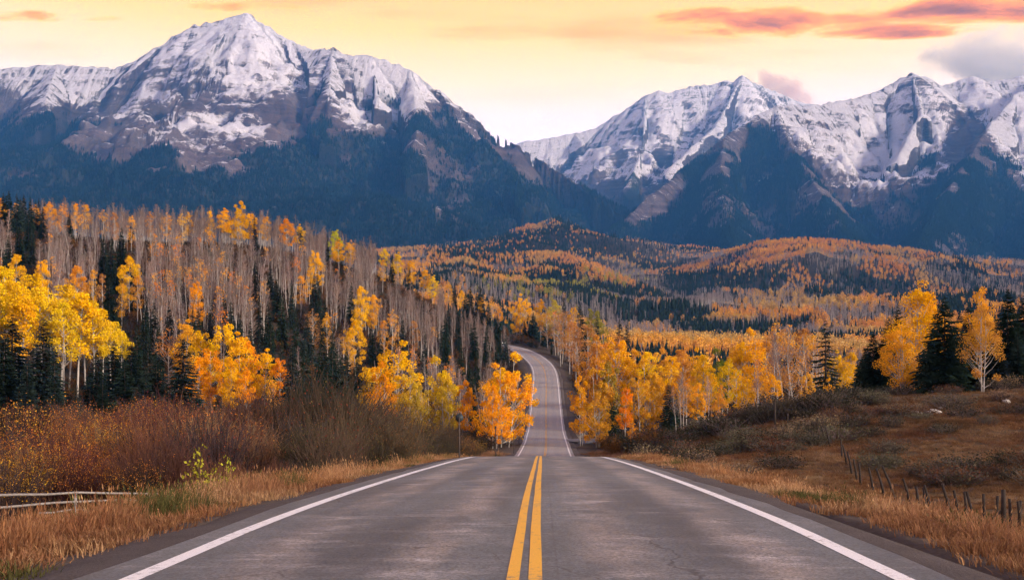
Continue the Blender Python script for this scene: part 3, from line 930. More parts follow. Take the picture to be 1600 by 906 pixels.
def bare_shape(seed, H=17.0, leaves=0, spread=1.5, start=.42, nb=66):
    """leafless aspen: tall pale pole with a brush of fine rising twigs"""
    g = np.random.default_rng(seed)
    tb = MB(); cb = MB()
    zz = np.linspace(0, H * .97, 11)
    lean = g.normal(0, .035, 2); ph = g.uniform(0, 6, 2)
    P = np.stack([lean[0] * zz + .24 * np.sin(zz * .38 + ph[0]), lean[1] * zz + .24 * np.sin(zz * .33 + ph[1]), zz - .4 * (zz == 0)], 1)
    P[:, :2] -= P[0, :2]
    tb.tube(P, np.linspace(.118, .018, 11), 6)
    tips = []
    for k in range(nb):
        tz = start + (1 - start) * g.uniform(0, 1) ** .8
        b = np.array([np.interp(tz * H * .96, P[:, 2], P[:, i]) for i in range(3)])
        an = g.uniform(0, 2 * math.pi); L = spread * (1.25 - .75 * (tz - start) / (1 - start)) * g.uniform(.55, 1.2)
        d = np.array([math.cos(an), math.sin(an), g.uniform(.5, 1.3)]); d /= np.linalg.norm(d)
        e = b + d * L + np.array([0, 0, .18 * L]); mdl = b + d * L * .5
        cb.tube([b, mdl, e], [.030, .021, .010], 3, False)
        for j in range(7):
            s = b + (e - b) * g.uniform(.3, 1)
            dd = d + g.normal(0, .55, 3); dd[2] = abs(dd[2]) * .8 + .25; dd /= np.linalg.norm(dd)
            tp = s + dd * L * g.uniform(.25, .55)
            cb.tube([s, tp], [.016, .007], 3, False)
            tips.append(tp)
    mats = [M_TWIG_OB]
    me_t = tb.mesh('aspen_trunk', [M_ASPEN_BARK], True)
    me_c = cb.mesh('aspen_twigs', mats)
    me_l = None
    if leaves:
        lb = MB()
        tips = np.array(tips); sel = tips[np.argsort(-tips[:, 2] + g.normal(0, 2.5, len(tips)))][:max(8, leaves // 4)]
        C = sel[g.integers(len(sel), size=leaves)] + g.normal(0, .28, (leaves, 3))
        lb.leaves(C, g.uniform(.18, .34, leaves), g)
        me_l = lb.mesh('aspen_leaves', [M_LEAF])
    return me_t, me_c, me_l


def spruce_shape(seed, H=12.0, rad=2.2, whorls=30, gap=0.0, droop=.35, lo=.05):
    """spruce: straight trunk, whorls of drooping boughs each made of a spine with side sprays"""
    g = np.random.default_rng(seed)
    tb = MB(); cb = MB()
    tb.tube([(0, 0, -.3), (0, 0, H * .5), (0, 0, H * .985)], [.017 * H, .009 * H, .012], 7)
    V = []; F = []
    n = 0
    for wv in range(whorls):
        f = wv / (whorls - 1)
        z0 = H * (lo + (1 - lo) * f ** .92)
        L0 = rad * (1 - f) ** .82 * (0.55 + .45 * min(1, (f + .06) / .16)) + .12
        nbr = int(11 - 5 * f)
        for b in range(nbr):
            if g.uniform() < gap * (1 - f):
                continue
            an = 2 * math.pi * (b + g.uniform(-.35, .35)) / nbr + wv * 2.4
            L = L0 * g.uniform(.66, 1.16)
            dr = droop * g.uniform(.6, 1.4) * (1 - .9 * f)
            d = np.array([math.cos(an), math.sin(an), 0]); sd = np.array([-d[1], d[0], 0])
            zj = z0 + g.normal(0, .1)
            sp = []
            for s in (0.0, .35, .7, 1.0):
                sp.append(np.array([0, 0, zj + (.30 * (f > .75) * s * L) - dr * L * (s ** 1.2) + .16 * L * max(0, s - .7)]) + d * L * s)
            # spine strip, then pairs of sprays angled forward and hanging
            wd = .10 + .05 * L
            for a_, b_, w1, w2 in ((0, 1, .5, 1), (1, 2, 1, .8), (2, 3, .8, .1)):
                V += [sp[a_] - sd * wd * w1, sp[a_] + sd * wd * w1, sp[b_] + sd * wd * w2, sp[b_] - sd * wd * w2]
                F.append((n, n + 1, n + 2, n + 3)); n += 4
            ns = 3 if L < .9 else 5
            for q in range(ns):
                s = .18 + .74 * q / (ns - 1)
                k = min(2, int(s / .35)); tt = (s - (0, .35, .7)[k]) / .35
                c = sp[k] + (sp[k + 1] - sp[k]) * min(1, tt)
                ll = L * .44 * (1 - .55 * s) * g.uniform(.8, 1.25) + .06
                for sg in (-1, 1):
                    e = c + sd * sg * ll * .85 + d * ll * .6 + np.array([0, 0, -ll * g.uniform(.15, .6)])
                    w_ = d * ll * .26
                    V += [c - w_ * .9, c + w_, e + w_ * .3, e - w_ * .35 + np.array([0, 0, -.12 * ll])]
                    F.append((n, n + 1, n + 2, n + 3)); n += 4
    cb.add(V, F)
    return tb.mesh('spruce_trunk', [M_DARK_BARK], True), cb.mesh('spruce_boughs', [M_NEEDLE])


def shrub_shape(seed, H=2.6, rad=1.6, stems=70, leaves=700, leaf=.085, up=.9, twiggy=3):
    """many-stemmed bush: a fan of thin stems with side twigs and small leaves"""
    g = np.random.default_rng(seed)
    sb = MB(); lb = MB(); tips = []
    for k in range(stems):
        an = g.uniform(0, 2 * math.pi); q = math.sqrt(g.uniform(0, 1))
        b = np.array([math.cos(an) * q * rad * .35, math.sin(an) * q * rad * .35, -.1])
        h = H * (1 - .38 * q * q) * g.uniform(.62, 1.05)
        e = np.array([math.cos(an) * q * rad * g.uniform(.75, 1.2), math.sin(an) * q * rad * g.uniform(.75, 1.2), h])
        mdl = b * .45 + e * .55 + np.array([0, 0, .10 * h]) + g.normal(0, .06, 3)
        sb.tube([b, mdl, e], [.018, .012, .004], 3, False)
        for j in range(twiggy):
            s = mdl + (e - mdl) * g.uniform(-.5, .9)
            d = (e - b) / np.linalg.norm(e - b) + g.normal(0, .38, 3); d[2] = max(d[2], .15)
            tp = s + d * H * g.uniform(.10, .24)
            sb.tube([s, tp], [.009, .003], 3, False)
            tips += [tp, (s + tp) / 2]
        tips += [e, (e + mdl) / 2]
    me_s = sb.mesh('shrub_stems', [M_TWIG_OB])
    tips = np.array(tips)
    C = tips[g.integers(len(tips), size=leaves)] + g.normal(0, .10, (leaves, 3)) * np.array([1, 1, 1.3])
    C[:, 2] = np.maximum(C[:, 2], .08)
    lb.leaves(C, g.uniform(.6, 1.4, leaves) * leaf, g)
    return me_s, lb.mesh('shrub_leaves', [M_SHRUB])


GOLD = [golden_shape(11, rad=2.5), golden_shape(12, rad=2.2, clumps=42), golden_shape(13, rad=2.9, clumps=56), golden_shape(14, rad=2.1, crown_lo=.4, clumps=38)]
ROUND = [golden_shape(21, H=12, rad=3.4, crown_lo=.12, clumps=84, per=105, forks=3), golden_shape(22, H=12, rad=3.6, crown_lo=.10, clumps=90, per=105, forks=3), golden_shape(23, H=12, rad=2.9, crown_lo=.16, clumps=66, forks=2)]
TALLGOLD = [golden_shape(31, H=16, rad=1.9, crown_lo=.50, clumps=34, per=115), golden_shape(32, H=16, rad=2.1, crown_lo=.45, clumps=38, per=115), golden_shape(33, H=16, rad=1.8, crown_lo=.55, clumps=30, per=115)]
THIN = [golden_shape(41, H=14, rad=1.8, crown_lo=.28, clumps=44, per=38, leaf=.2), golden_shape(42, H=14, rad=2.0, crown_lo=.25, clumps=46, per=30, leaf=.2), golden_shape(43, H=14, rad=1.7, crown_lo=.35, clumps=38, per=44, leaf=.2)]
NEARGOLD = [golden_shape(51, H=10, rad=2.7, crown_lo=.12, clumps=76, per=150, leaf=.145, forks=3), golden_shape(52, H=10, rad=2.1, crown_lo=.22, clumps=52, per=100, leaf=.14, forks=2)]
BARE = [bare_shape(61), bare_shape(62, spread=1.7), bare_shape(63, spread=1.3, start=.5), bare_shape(64, leaves=70), bare_shape(65, leaves=140, spread=1.6), bare_shape(66, spread=1.9, start=.35)]
SPRUCE = [spruce_shape(71), spruce_shape(72, rad=1.8, gap=.12), spruce_shape(73, rad=2.6, whorls=26), spruce_shape(74, rad=1.5, whorls=32, gap=.1)]
NEARSPRUCE = [spruce_shape(81, H=11, rad=2.6, whorls=36, gap=.05, droop=.30), spruce_shape(82, H=11, rad=2.2, whorls=38, gap=.1, droop=.25), spruce_shape(83, H=11, rad=2.9, whorls=34, droop=.33)]
SNAGSPRUCE = [spruce_shape(85, H=12, rad=2.1, whorls=22, gap=.62, droop=.4)]
WILLOW = [shrub_shape(91, rad=1.5, stems=110, leaves=420, leaf=.055, twiggy=5), shrub_shape(92, rad=1.8, stems=120, leaves=300, leaf=.055, twiggy=5), shrub_shape(93, H=2.9, rad=1.6, stems=120, leaves=160, leaf=.05, twiggy=6), shrub_shape(94, H=2.4, rad=1.7, stems=100, leaves=1300, leaf=.048, twiggy=5)]
SAGE = [shrub_shape(95, H=.75, rad=.75, stems=60, leaves=700, leaf=.06, twiggy=4), shrub_shape(96, H=.6, rad=.85, stems=60, leaves=800, leaf=.055, twiggy=4)]

YEL = [(0.93, 0.58, 0.008), (0.93, 0.50, 0.007), (0.86, 0.58, 0.015)]
ORA = [(0.93, 0.39, 0.007), (0.90, 0.28, 0.008), (0.88, 0.42, 0.025)]
RUS = [(0.52, 0.22, 0.045), (0.55, 0.26, 0.07), (0.45, 0.20, 0.05)]
GRN = [(0.30, 0.30, 0.03), (0.16, 0.20, 0.03)]
SPR = [(0.030, 0.050, 0.036), (0.024, 0.042, 0.030), (0.036, 0.055, 0.048)]
TWG = [(0.25, 0.185, 0.17), (0.30, 0.205, 0.175), (0.20, 0.16, 0.155)]
placed = []


def find_d(px, top, h, lo=140, hi=440):
    """distance at which a tree of height h on the ground at image column px reaches image row top"""
    D = np.arange(lo, hi, 2.0)
    Z = ground_z((px - CX) / FPX * D, D)
    PY = HY - FPX * (Z + h - CAM_H) / D
    return float(D[np.abs(PY - top).argmin()])


def plant(name, cat, label, group, meshes, names, X, Y, h, H0, cols, wide=1.0, rot=None, lean=0.02, z=None):
    o = ob(name, None, None, label, cat, group)
    o.empty_display_size = .5
    z = gz(X, Y) if z is None else z
    o.location = (X, Y, z)
    o.rotation_euler = (random.gauss(0, lean), random.gauss(0, lean), random.uniform(0, 6.28) if rot is None else rot)
    s = h / H0
    o.scale = (s * wide, s * wide, s)
    for me, nm, c in zip(meshes, names, cols):
        if me is None:
            continue
        p = ob(nm, me, o)
        if c is not None:
            v = random.uniform(.86, 1.14)
            p.color = (c[0] * v, c[1] * v * random.uniform(.92, 1.08), c[2] * v, 1)
    return o


SHAPES = {'gold': (GOLD, 14), 'round': (ROUND, 12), 'tall': (TALLGOLD, 16), 'thin': (THIN, 14), 'near': (NEARGOLD, 10), 'spruce': (SPRUCE, 12), 'nspruce': (NEARSPRUCE, 11), 'snag': (SNAGSPRUCE, 12)}


def tree(kind, px, D, top=None, h=None, col=None, wide=1.0, var=None, label=None, group=None, lean=.02):
    shapes, H0 = SHAPES[kind]
    X = (px - CX) / FPX * D
    z = gz(X, D)
    if top is not None:
        h = max(2.0, CAM_H + (HY - top) / FPX * D - z)
    me = shapes[random.randrange(len(shapes)) if var is None else var]
    if 'spruce' in kind or kind == 'snag':
        return plant('spruce_tree', 'spruce', label, group, me, ('trunk', 'crown'), X, D, h, H0, (None, col or random.choice(SPR)), wide, None, lean * .5, z)
    return plant('aspen_tree', 'aspen', label, group, me, ('trunk', 'crown'), X, D, h, H0, (None, col or random.choice(YEL)), wide, None, lean, z)


HILL = []


def treeh(kind, px, top, h, **kw):
    d = find_d(px, top, h)
    if kind != 'spruce':
        HILL.append((px, d, h))
    else:
        HILL.append((px, d, h * (.75 if 'wedged' not in kw['label'] else .5)))
    return tree(kind, px, d, h=h, **kw)


# ---- bright yellow grove at the far left, tall pale stems showing
G = 'yellow aspens of the grove on the far left'
for px, top, D in ((-40, 440, 178), (-22, 425, 186), (-6, 432, 176), (10, 418, 190), (26, 428, 180), (40, 436, 172), (54, 430, 186), (66, 452, 174), (80, 440, 184), (94, 446, 176), (108, 442, 188), (120, 456, 174), (134, 458, 184), (147, 470, 176), (160, 484, 182), (173, 494, 178), (188, 506, 182), (-60, 430, 180), (100, 470, 170), (30, 462, 170)):
    tree('tall', px, D, top, col=random.choice(YEL), wide=random.uniform(1.05, 1.35), group=G, label='bright yellow aspen on tall pale stem in the far left grove')
# dark spruces under it
for px, top, D, wd, lb in ((18, 492, 160, 1.15, 'tall dark spruce in front of the yellow grove at the left edge'), (68, 500, 158, 1.05, 'dark spruce in front of the yellow grove with pale stems beside it'), (-30, 505, 158, 1.2, None),
                           (42, 560, 150, 1.1, 'shorter dark spruce between the two tall spruces at the left edge'), (97, 618, 150, .9, 'knee-high young spruce beside the pale stems of the yellow grove'),
                           (152, 548, 158, 1.1, None), (178, 536, 164, 1.1, None), (205, 540, 158, 1.2, None), (232, 528, 170, 1.0, None), (160, 590, 150, 1.2, None), (228, 575, 160, 1.1, None), (195, 565, 152, 1.2, None),
                           (284, 530, 152, 1.35, 'large blue-green spruce standing in front of the orange aspens'), (402, 627, 150, 1.2, 'small round spruce at the foot of the orange aspens'), (345, 628, 150, 1.0, None), (258, 590, 158, 1.1, None), (5, 520, 152, 1.1, None), (-10, 540, 150, 1.2, None), (85, 545, 152, .9, None), (120, 600, 150, .9, None), (215, 600, 150, 1.1, None), (245, 560, 165, 1.0, None), (140, 575, 160, 1.0, None), (310, 610, 152, .9, None)):
    tree('spruce', px, D, top, wide=wd * 1.4, col=(0.034, 0.058, 0.050) if px == 284 else None, group='dark spruces at the foot of the left hill', label=lb or 'dark spruce in the row between yellow grove and orange aspens')
# orange aspens right of the blue spruce
for px, top, D, cl, kd, lb in ((262, 505, 178, RUS[1], 'thin', 'thin rusty aspen behind the large blue-green spruce'), (292, 500, 176, ORA[2], 'gold', None), (318, 512, 170, YEL[1], 'gold', None), (346, 500, 168, YEL[0], 'gold', 'tallest yellow aspen of the orange clump on the left'),
                               (372, 520, 166, YEL[1], 'gold', None), (392, 535, 168, ORA[0], 'gold', None), (412, 545, 164, YEL[1], 'gold', None), (436, 556, 164, ORA[1], 'gold', 'reddish orange aspen at the right end of the left clump'), (330, 540, 162, ORA[0], 'gold', None), (360, 560, 158, YEL[1], 'gold', None),
                               (385, 575, 158, ORA[0], 'gold', None), (425, 590, 158, ORA[2], 'thin', None), (310, 560, 160, ORA[0], 'gold', None)):
    tree(kd, px, D, top, col=cl, wide=random.uniform(.95, 1.2), group='orange aspen clump left of the road', label=lb or 'orange-yellow aspen inside the dense clump left of the road')
# round aspens nearer the road
for px, top, D, cl, wd, v, lb in ((614, 530, 178, YEL[1], 1.15, 1, 'large round golden aspen above the willow thicket'), (596, 562, 170, ORA[0], .85, 2, 'orange aspen in front of the large round golden one'), (640, 575, 172, (0.62, .42, .03), .9, 2, None), (680, 556, 176, YEL[2], .85, 0, 'olive-gold aspen beside a dark bare pole'), (702, 590, 172, (.62, .40, .03), .8, 2, None), (722, 592, 180, ORA[0], .85, 2, 'small orange aspen between two rounder golden aspens'),
                                  (783, 566, 168, ORA[0], 1.12, 1, 'big orange aspen left of the road in the dip'), (800, 550, 176, YEL[1], 1.0, 0, 'yellow aspen right behind the big orange one by the road'), (770, 600, 164, ORA[0], .8, 2, None), (574, 590, 176, (.5, .30, .04), .9, 2, None), (655, 600, 168, (.45, .30, .04), .8, 2, None)):
    tree('round', px, D, top, col=cl, wide=wd, var=v, group='round aspens left of the road', label=lb or 'small bushy aspen among the round golden aspens')
# golden trees up on the left hill
for px, top, h, kd, cl, lb in ((66, 404, 14, 'gold', YEL[1], None), (22, 400, 14, 'gold', YEL[0], None), (118, 418, 13, 'gold', ORA[2], None), (145, 420, 12, 'thin', ORA[2], None), (160, 425, 12, 'thin', RUS[1], None), (202, 400, 15, 'gold', YEL[1], 'golden aspen standing alone before the pale stems, upper left'), (306, 438, 14, 'gold', ORA[0], 'orange-gold aspen alone among grey stems of the left hill'),
                               (374, 300, 17, 'round', YEL[1], 'broad golden aspen on the crest of the left hill'), (352, 316, 14, 'gold', YEL[1], None), (330, 312, 14, 'thin', YEL[1], None), (450, 318, 14, 'gold', ORA[0], 'orange aspen on the hill crest beside a yellow one'), (470, 322, 13, 'gold', YEL[0], None), (522, 306, 14, 'gold', (0.50, .48, .03), 'lime-yellow aspen on the crest of the left hill'), (548, 320, 13, 'thin', ORA[2], None), (600, 336, 13, 'tall', YEL[2], 'slim yellow aspen on the falling crest of the hill'),
                               (496, 394, 14, 'gold', YEL[1], 'vivid yellow aspen above a single dark spruce'), (484, 420, 11, 'thin', YEL[1], None), (530, 374, 13, 'gold', YEL[1], None), (548, 378, 12, 'gold', YEL[1], None), (622, 360, 14, 'gold', YEL[2], None), (642, 368, 14, 'gold', YEL[1], None), (662, 376, 13, 'gold', YEL[1], None), (676, 380, 12, 'gold', YEL[2], None), (702, 406, 13, 'thin', ORA[2], None), (722, 424, 12, 'gold', YEL[1], None),
                               (564, 448, 15, 'gold', YEL[1], None), (580, 462, 13, 'gold', ORA[2], None), (512, 485, 13, 'thin', ORA[2], None), (488, 475, 13, 'thin', RUS[1], None), (556, 498, 15, 'gold', YEL[1], 'pointed yellow aspen just above the round golden aspens'), (545, 520, 12, 'thin', ORA[2], None), (612, 480, 14, 'thin', ORA[2], None), (600, 500, 12, 'thin', ORA[2], None), (648, 500, 12, 'thin', RUS[1], None), (598, 405, 12, 'thin', ORA[2], None), (470, 430, 12, 'thin', ORA[2], None),
                               (80, 318, 13, 'gold', ORA[2], None), (98, 308, 14, 'thin', ORA[0], None), (118, 306, 14, 'thin', ORA[0], None), (134, 304, 14, 'thin', ORA[2], None), (160, 322, 13, 'thin', ORA[2], None), (205, 335, 13, 'thin', ORA[2], None), (260, 325, 13, 'thin', ORA[2], None), (285, 315, 13, 'thin', YEL[1], None), (298, 322, 13, 'thin', YEL[1], None), (2, 268, 13, 'gold', ORA[2], None), (55, 300, 12, 'thin', ORA[2], None), (415, 330, 13, 'thin', ORA[2], None),
                               (12, 440, 12, 'gold', YEL[0], None), (190, 440, 12, 'thin', ORA[2], None), (215, 430, 12, 'thin', ORA[2], None), (180, 330, 14, 'thin', RUS[1], None), (235, 322, 13, 'thin', RUS[1], None), (25, 285, 12, 'thin', ORA[2], None), (390, 318, 13, 'gold', YEL[1], None), (750, 455, 12, 'gold', YEL[1], None), (768, 468, 12, 'thin', ORA[2], None)):
    treeh(kd, px, top, h, col=cl, wide=random.uniform(.9, 1.25), group='golden aspens scattered on the left hill', label=lb or ('thinly leaved orange aspen among the grey stems on the left hill' if kd == 'thin' else 'leafy golden aspen among the grey stems on the left hill'))
# spruces on the hill
for px, top, h in ((4, 272, 15), (14, 262, 16), (26, 280, 15), (38, 270, 15), (48, 282, 14), (60, 276, 14), (70, 292, 13), (10, 300, 14), (32, 305, 14), (55, 310, 13), (20, 325, 14), (44, 330, 13), (5, 340, 14), (66, 325, 12), (30, 350, 13), (-15, 280, 15), (-30, 290, 15), (50, 355, 12), (12, 370, 13)):
    treeh('spruce', px, top, h, wide=.85, group='spruces at the top left of the hill', label='dark narrow spruce in the cluster at the top left of the hill')
for px, top, h, lb in ((491, 432, 14, 'dark spruce alone below a vivid yellow aspen'), (548, 442, 14, 'dark spruce beside a gold aspen mid hill'), (470, 338, 12, None), (466, 345, 11, None), (530, 330, 13, None), (612, 372, 12, None), (640, 382, 11, None), (512, 318, 12, None), (108, 308, 10, None), (205, 345, 10, None), (398, 300, 12, None), (710, 430, 14, None), (750, 438, 17, None), (735, 432, 15, None), (728, 455, 14, None), (764, 470, 14, None), (778, 490, 13, None), (700, 470, 13, None), (715, 490, 13, None), (742, 500, 14, None),
                       (760, 510, 13, None), (690, 505, 12, None), (776, 530, 12, None), (455, 435, 13, None), (440, 460, 13, None), (462, 480, 13, None), (425, 500, 13, None), (505, 520, 15, None), (520, 545, 14, None), (480, 530, 14, None), (455, 550, 14, None), (535, 560, 13, None), (500, 580, 13, None), (470, 585, 12, None), (240, 470, 12, None), (250, 500, 13, None), (225, 480, 12, None), (215, 510, 12, None), (360, 470, 12, None), (375, 490, 12, None), (265, 470, 11, None), (420, 470, 12, None), (350, 455, 11, None), (330, 470, 11, None),
                       (580, 500, 12, None), (630, 520, 12, None), (665, 520, 13, None), (720, 530, 13, None), (745, 545, 12, None), (790, 515, 11, None), (650, 545, 12, None), (690, 545, 12, None), (560, 540, 12, None), (405, 520, 13, None), (440, 530, 13, None), (390, 500, 12, None), (480, 490, 12, None), (520, 500, 13, None), (300, 480, 11, None), (190, 500, 12, None), (170, 470, 11, None), (280, 500, 12, None)):
    treeh('spruce', px, top, h, wide=random.uniform(.7, 1.0), group='spruces among the bare aspens', label=lb or 'dark spruce wedged between bare grey aspens on the left hill')

# more spruces in the shade of the lower slope
gg = np.random.default_rng(31)
for q in range(70):
    px = gg.uniform(150, 800); d = gg.uniform(192, 300) if px < 560 else gg.uniform(205, 390)
    rdq, _ = road_near(np.array([(px - CX) / FPX * d]), np.array([d]))
    if rdq[0] < 13 or fbm(np.array([px / 60]), np.array([d / 40]), 2, 19)[0] < .43:
        continue
    tree('spruce', px, d, h=gg.uniform(7, 14), wide=gg.uniform(.75, 1.1), group='spruces low on the left hill', label='dark spruce in the shaded lower woods of the left hill')
    HILL.append((px, d, 6.0))

# ---- bare aspens on the hill: the largest in view one by one, the rest as one mass
g = np.random.default_rng(99)
N = 9000
D = np.sqrt(g.uniform(176 ** 2, 425 ** 2, N)); PXs = g.uniform(-70, 812, N)
X = (PXs - CX) / FPX * D
Z = ground_z(X, D)
dist, _ = road_near(X, D)
py = HY - FPX * (Z - CAM_H) / D
ok = (dist > 11)
ok &= ~((PXs < 215) & (D < 205)) & ~((PXs > 235) & (PXs < 470) & (D < 192)) & ~((PXs > 560) & (D < 200))
ok &= ~((PXs < 78) & (D > 315) & (g.uniform(size=N) < .75))
dens = fbm(X / 30, D / 30, 3, 77)
ok &= (dens + g.uniform(-.18, .18, N) > .38)
X, D, Z, PXs, py = [a[ok] for a in (X, D, Z, PXs, py)]
# spacing
cell = {}
keep = []
for k in range(len(X)):
    c = (int(X[k] / 2.1), int(D[k] / 2.7))
    if c in cell:
        continue
    cell[c] = 1; keep.append(k)
X, D, Z, PXs, py = [a[keep] for a in (X, D, Z, PXs, py)]
vis = np.ones(len(X), bool)          # glades: no bare stems crowd right in front of the leafy trees
for hp, hd, hh in HILL:
    vis &= ~((np.abs(PXs - hp) < FPX * .13 * hh / hd + 3) & (D < hd + 1) & (D > hd - 62))
X, D, Z, PXs, py = [a[vis] for a in (X, D, Z, PXs, py)]
hs_ = g.uniform(9.0, 16.0, len(X)) * (1 - .22 * sst(PXs, 560, 800))
size = hs_ / D
order = np.argsort(-size + g.uniform(0, .012, len(size)))
ind = order[:260]; rest = order[260:]
BG = 'bare aspens on the left hill'
for k in ind:
    v = random.randrange(6)
    me = BARE[v]
    plant('bare_aspen', 'aspen', 'leafless grey aspen with pale stem in the dense stand on the left hill' if me[2] is None else 'bare grey aspen keeping a few orange leaves in the left hill stand', BG if me[2] is None else 'almost bare aspens on the left hill',
          me, ('trunk', 'crown', 'leaves'), X[k], D[k], hs_[k], 17.0, (None, random.choice(TWG), random.choice(ORA)), random.uniform(.8, 1.35), None, .04, Z[k])


# ------------------------------------------------------------------ scattering of uncountable growth
def template(name, me):
    return bpy.data.objects.new(name, me)          # never linked: only a source for the scatter


def scatter(name, label, cat, P, scl, tint, temps, seed=1, lean=0.0, rz=None):
    g = np.random.default_rng(seed)
    n = len(P)
    me = bpy.data.meshes.new(name)
    me.vertices.add(n)
    me.vertices.foreach_set('co', np.asarray(P, np.float32).ravel())
    rot = np.stack([g.normal(0, 1, n) * lean, g.normal(0, 1, n) * lean, g.uniform(0, 6.283, n) if rz is None else rz], 1)
    for k, a, ty, f in (('scl', np.broadcast_to(scl, (n, 3)) if np.ndim(scl) == 2 else np.repeat(np.asarray(scl)[:, None], 3, 1), 'FLOAT_VECTOR', 'vector'), ('rot', rot, 'FLOAT_VECTOR', 'vector'), ):
        at = me.attributes.new(k, ty, 'POINT'); at.data.foreach_set(f, np.ascontiguousarray(a, np.float32).ravel())
    at = me.attributes.new('tint', 'FLOAT_COLOR', 'POINT')
    at.data.foreach_set('color', np.concatenate([np.asarray(tint, np.float32), np.ones((n, 1), np.float32)], 1).ravel())
    at = me.attributes.new('pick', 'INT', 'POINT'); at.data.foreach_set('value', g.integers(0, len(temps), n).astype(np.int32))
    o = ob(name, me, None, label, cat, None, 'stuff')
    ng = bpy.data.node_groups.new(name + '_scatter', 'GeometryNodeTree')
    ng.interface.new_socket('Geometry', in_out='INPUT', socket_type='NodeSocketGeometry')
    ng.interface.new_socket('Geometry', in_out='OUTPUT', socket_type='NodeSocketGeometry')
    gi = ng.nodes.new('NodeGroupInput'); go = ng.nodes.new('NodeGroupOutput')
    ip = ng.nodes.new('GeometryNodeInstanceOnPoints')
    ip.inputs['Pick Instance'].default_value = True
    jn = ng.nodes.new('GeometryNodeJoinGeometry')
    for tm in temps:
        oi = ng.nodes.new('GeometryNodeObjectInfo')
        oi.inputs['Object'].default_value = tm
        oi.inputs['As Instance'].default_value = True
        ng.links.new(oi.outputs['Geometry'], jn.inputs[0])

    def na(nm, ty):
        q = ng.nodes.new('GeometryNodeInputNamedAttribute'); q.data_type = ty; q.inputs[0].default_value = nm
        return [s for s in q.outputs if s.enabled and s.name == 'Attribute'][0]
    ng.links.new(gi.outputs[0], ip.inputs['Points'])
    ng.links.new(jn.outputs[0], ip.inputs['Instance'])
    ng.links.new(na('pick', 'INT'), ip.inputs['Instance Index'])
    e2r = ng.nodes.new('FunctionNodeEulerToRotation')
    ng.links.new(na('rot', 'FLOAT_VECTOR'), e2r.inputs[0])
    ng.links.new(e2r.outputs[0], ip.inputs['Rotation'])
    ng.links.new(na('scl', 'FLOAT_VECTOR'), ip.inputs['Scale'])
    ng.links.new(ip.outputs[0], go.inputs[0])
    md = o.modifiers.new('scatter', 'NODES'); md.node_group = ng
    return o


# whole bare trees for the deeper rows (trunk and twigs in one mesh)
def far_bare(seed, H=17.0):
    g = np.random.default_rng(seed)
    b = MB()
    tv = bare_shape(seed, H, 0, 1.7, .42, 56)
    V = []; F3 = []; F4 = []; mi = []
    n = 0
    for q, me in enumerate(tv[:2]):
        v = np.zeros(len(me.vertices) * 3, np.float32); me.vertices.foreach_get('co', v)
        V.append(v.reshape(-1, 3))
        f4 = np.array([p.vertices[:] for p in me.polygons if len(p.vertices) == 4]); f3 = [p.vertices[:] for p in me.polygons if len(p.vertices) == 3]
        if len(f3):
            F3.append((np.array(f3) + n, q))
        F4.append((f4 + n, q)); n += len(me.vertices)
    f3 = np.concatenate([a for a, _ in F3]); f4 = np.concatenate([a for a, _ in F4])
    mi = np.concatenate([np.full(len(a), q) for a, q in F3] + [np.full(len(a), q) for a, q in F4])
    return np_mesh('bare_tree', np.concatenate(V), [f3, f4], [M_ASPEN_BARK, M_FAR], False, None, mi)


BT = [template('bare_tree', far_bare(s)) for s in (161, 162, 163)]
tw = np.array([random.choice(TWG) for _ in rest]) * g.uniform(.8, 1.2, (len(rest), 1))
scatter('bare_aspen_forest', 'mass of bare grey aspens filling the left hill', 'forest', np.stack([X[rest], D[rest], Z[rest]], 1), hs_[rest] / 17.0, tw, BT, 5, .035)
print('bare aspens', len(X), 'mass', len(rest))

# ------------------------------------------------------------------ dark undergrowth below the trees
def brush_mesh(seed):
    a, b_ = shrub_shape(seed, 1.9, 1.3, 34, 200, .16, .9, 3)
    V = []; Fs = []; n = 0; mi = []
    for q, me in enumerate((a, b_)):
        v = np.zeros(len(me.vertices) * 3, np.float32); me.vertices.foreach_get('co', v); V.append(v.reshape(-1, 3))
        f = np.zeros(len(me.loops), np.int32); me.loops.foreach_get('vertex_index', f)
        Fs.append(f.reshape(-1, 4) + n); n += len(me.vertices)
    return np_mesh('brush', np.concatenate(V), np.concatenate(Fs), [M_FAR])


T_BR = [template('brush', brush_mesh(s)) for s in (301, 302, 303)]
g = np.random.default_rng(404)
n_ = 9000
D = np.sqrt(g.uniform(140 ** 2, 430 ** 2, n_)); PXs = g.uniform(-80, 1360, n_)
X = (PXs - CX) / FPX * D
dist, _ = road_near(X, D)
ok = (dist > 8.5) & ~((PXs > 840) & (D > 330)) & ~((PXs > 1080) & (D < 165)) & (np.abs(X - 30) + np.abs(D - 192) * 1.0 > 24)
X, D = X[ok], D[ok]
u_ = g.uniform(size=(len(X), 1)); u2 = g.uniform(size=(len(X), 1))
tn_ = np.where(u_ < .42, np.array([.030, .034, .024]), np.where(u_ < .75, np.array([.070, .042, .030]), np.array([.16, .075, .025]))) * (.6 + .8 * u2)
scatter('undergrowth', 'dark brushy undergrowth beneath the hillside trees', 'undergrowth', np.stack([X, D, ground_z(X, D)], 1), g.uniform(.6, 1.5, len(X)), tn_, T_BR, 77, .03)

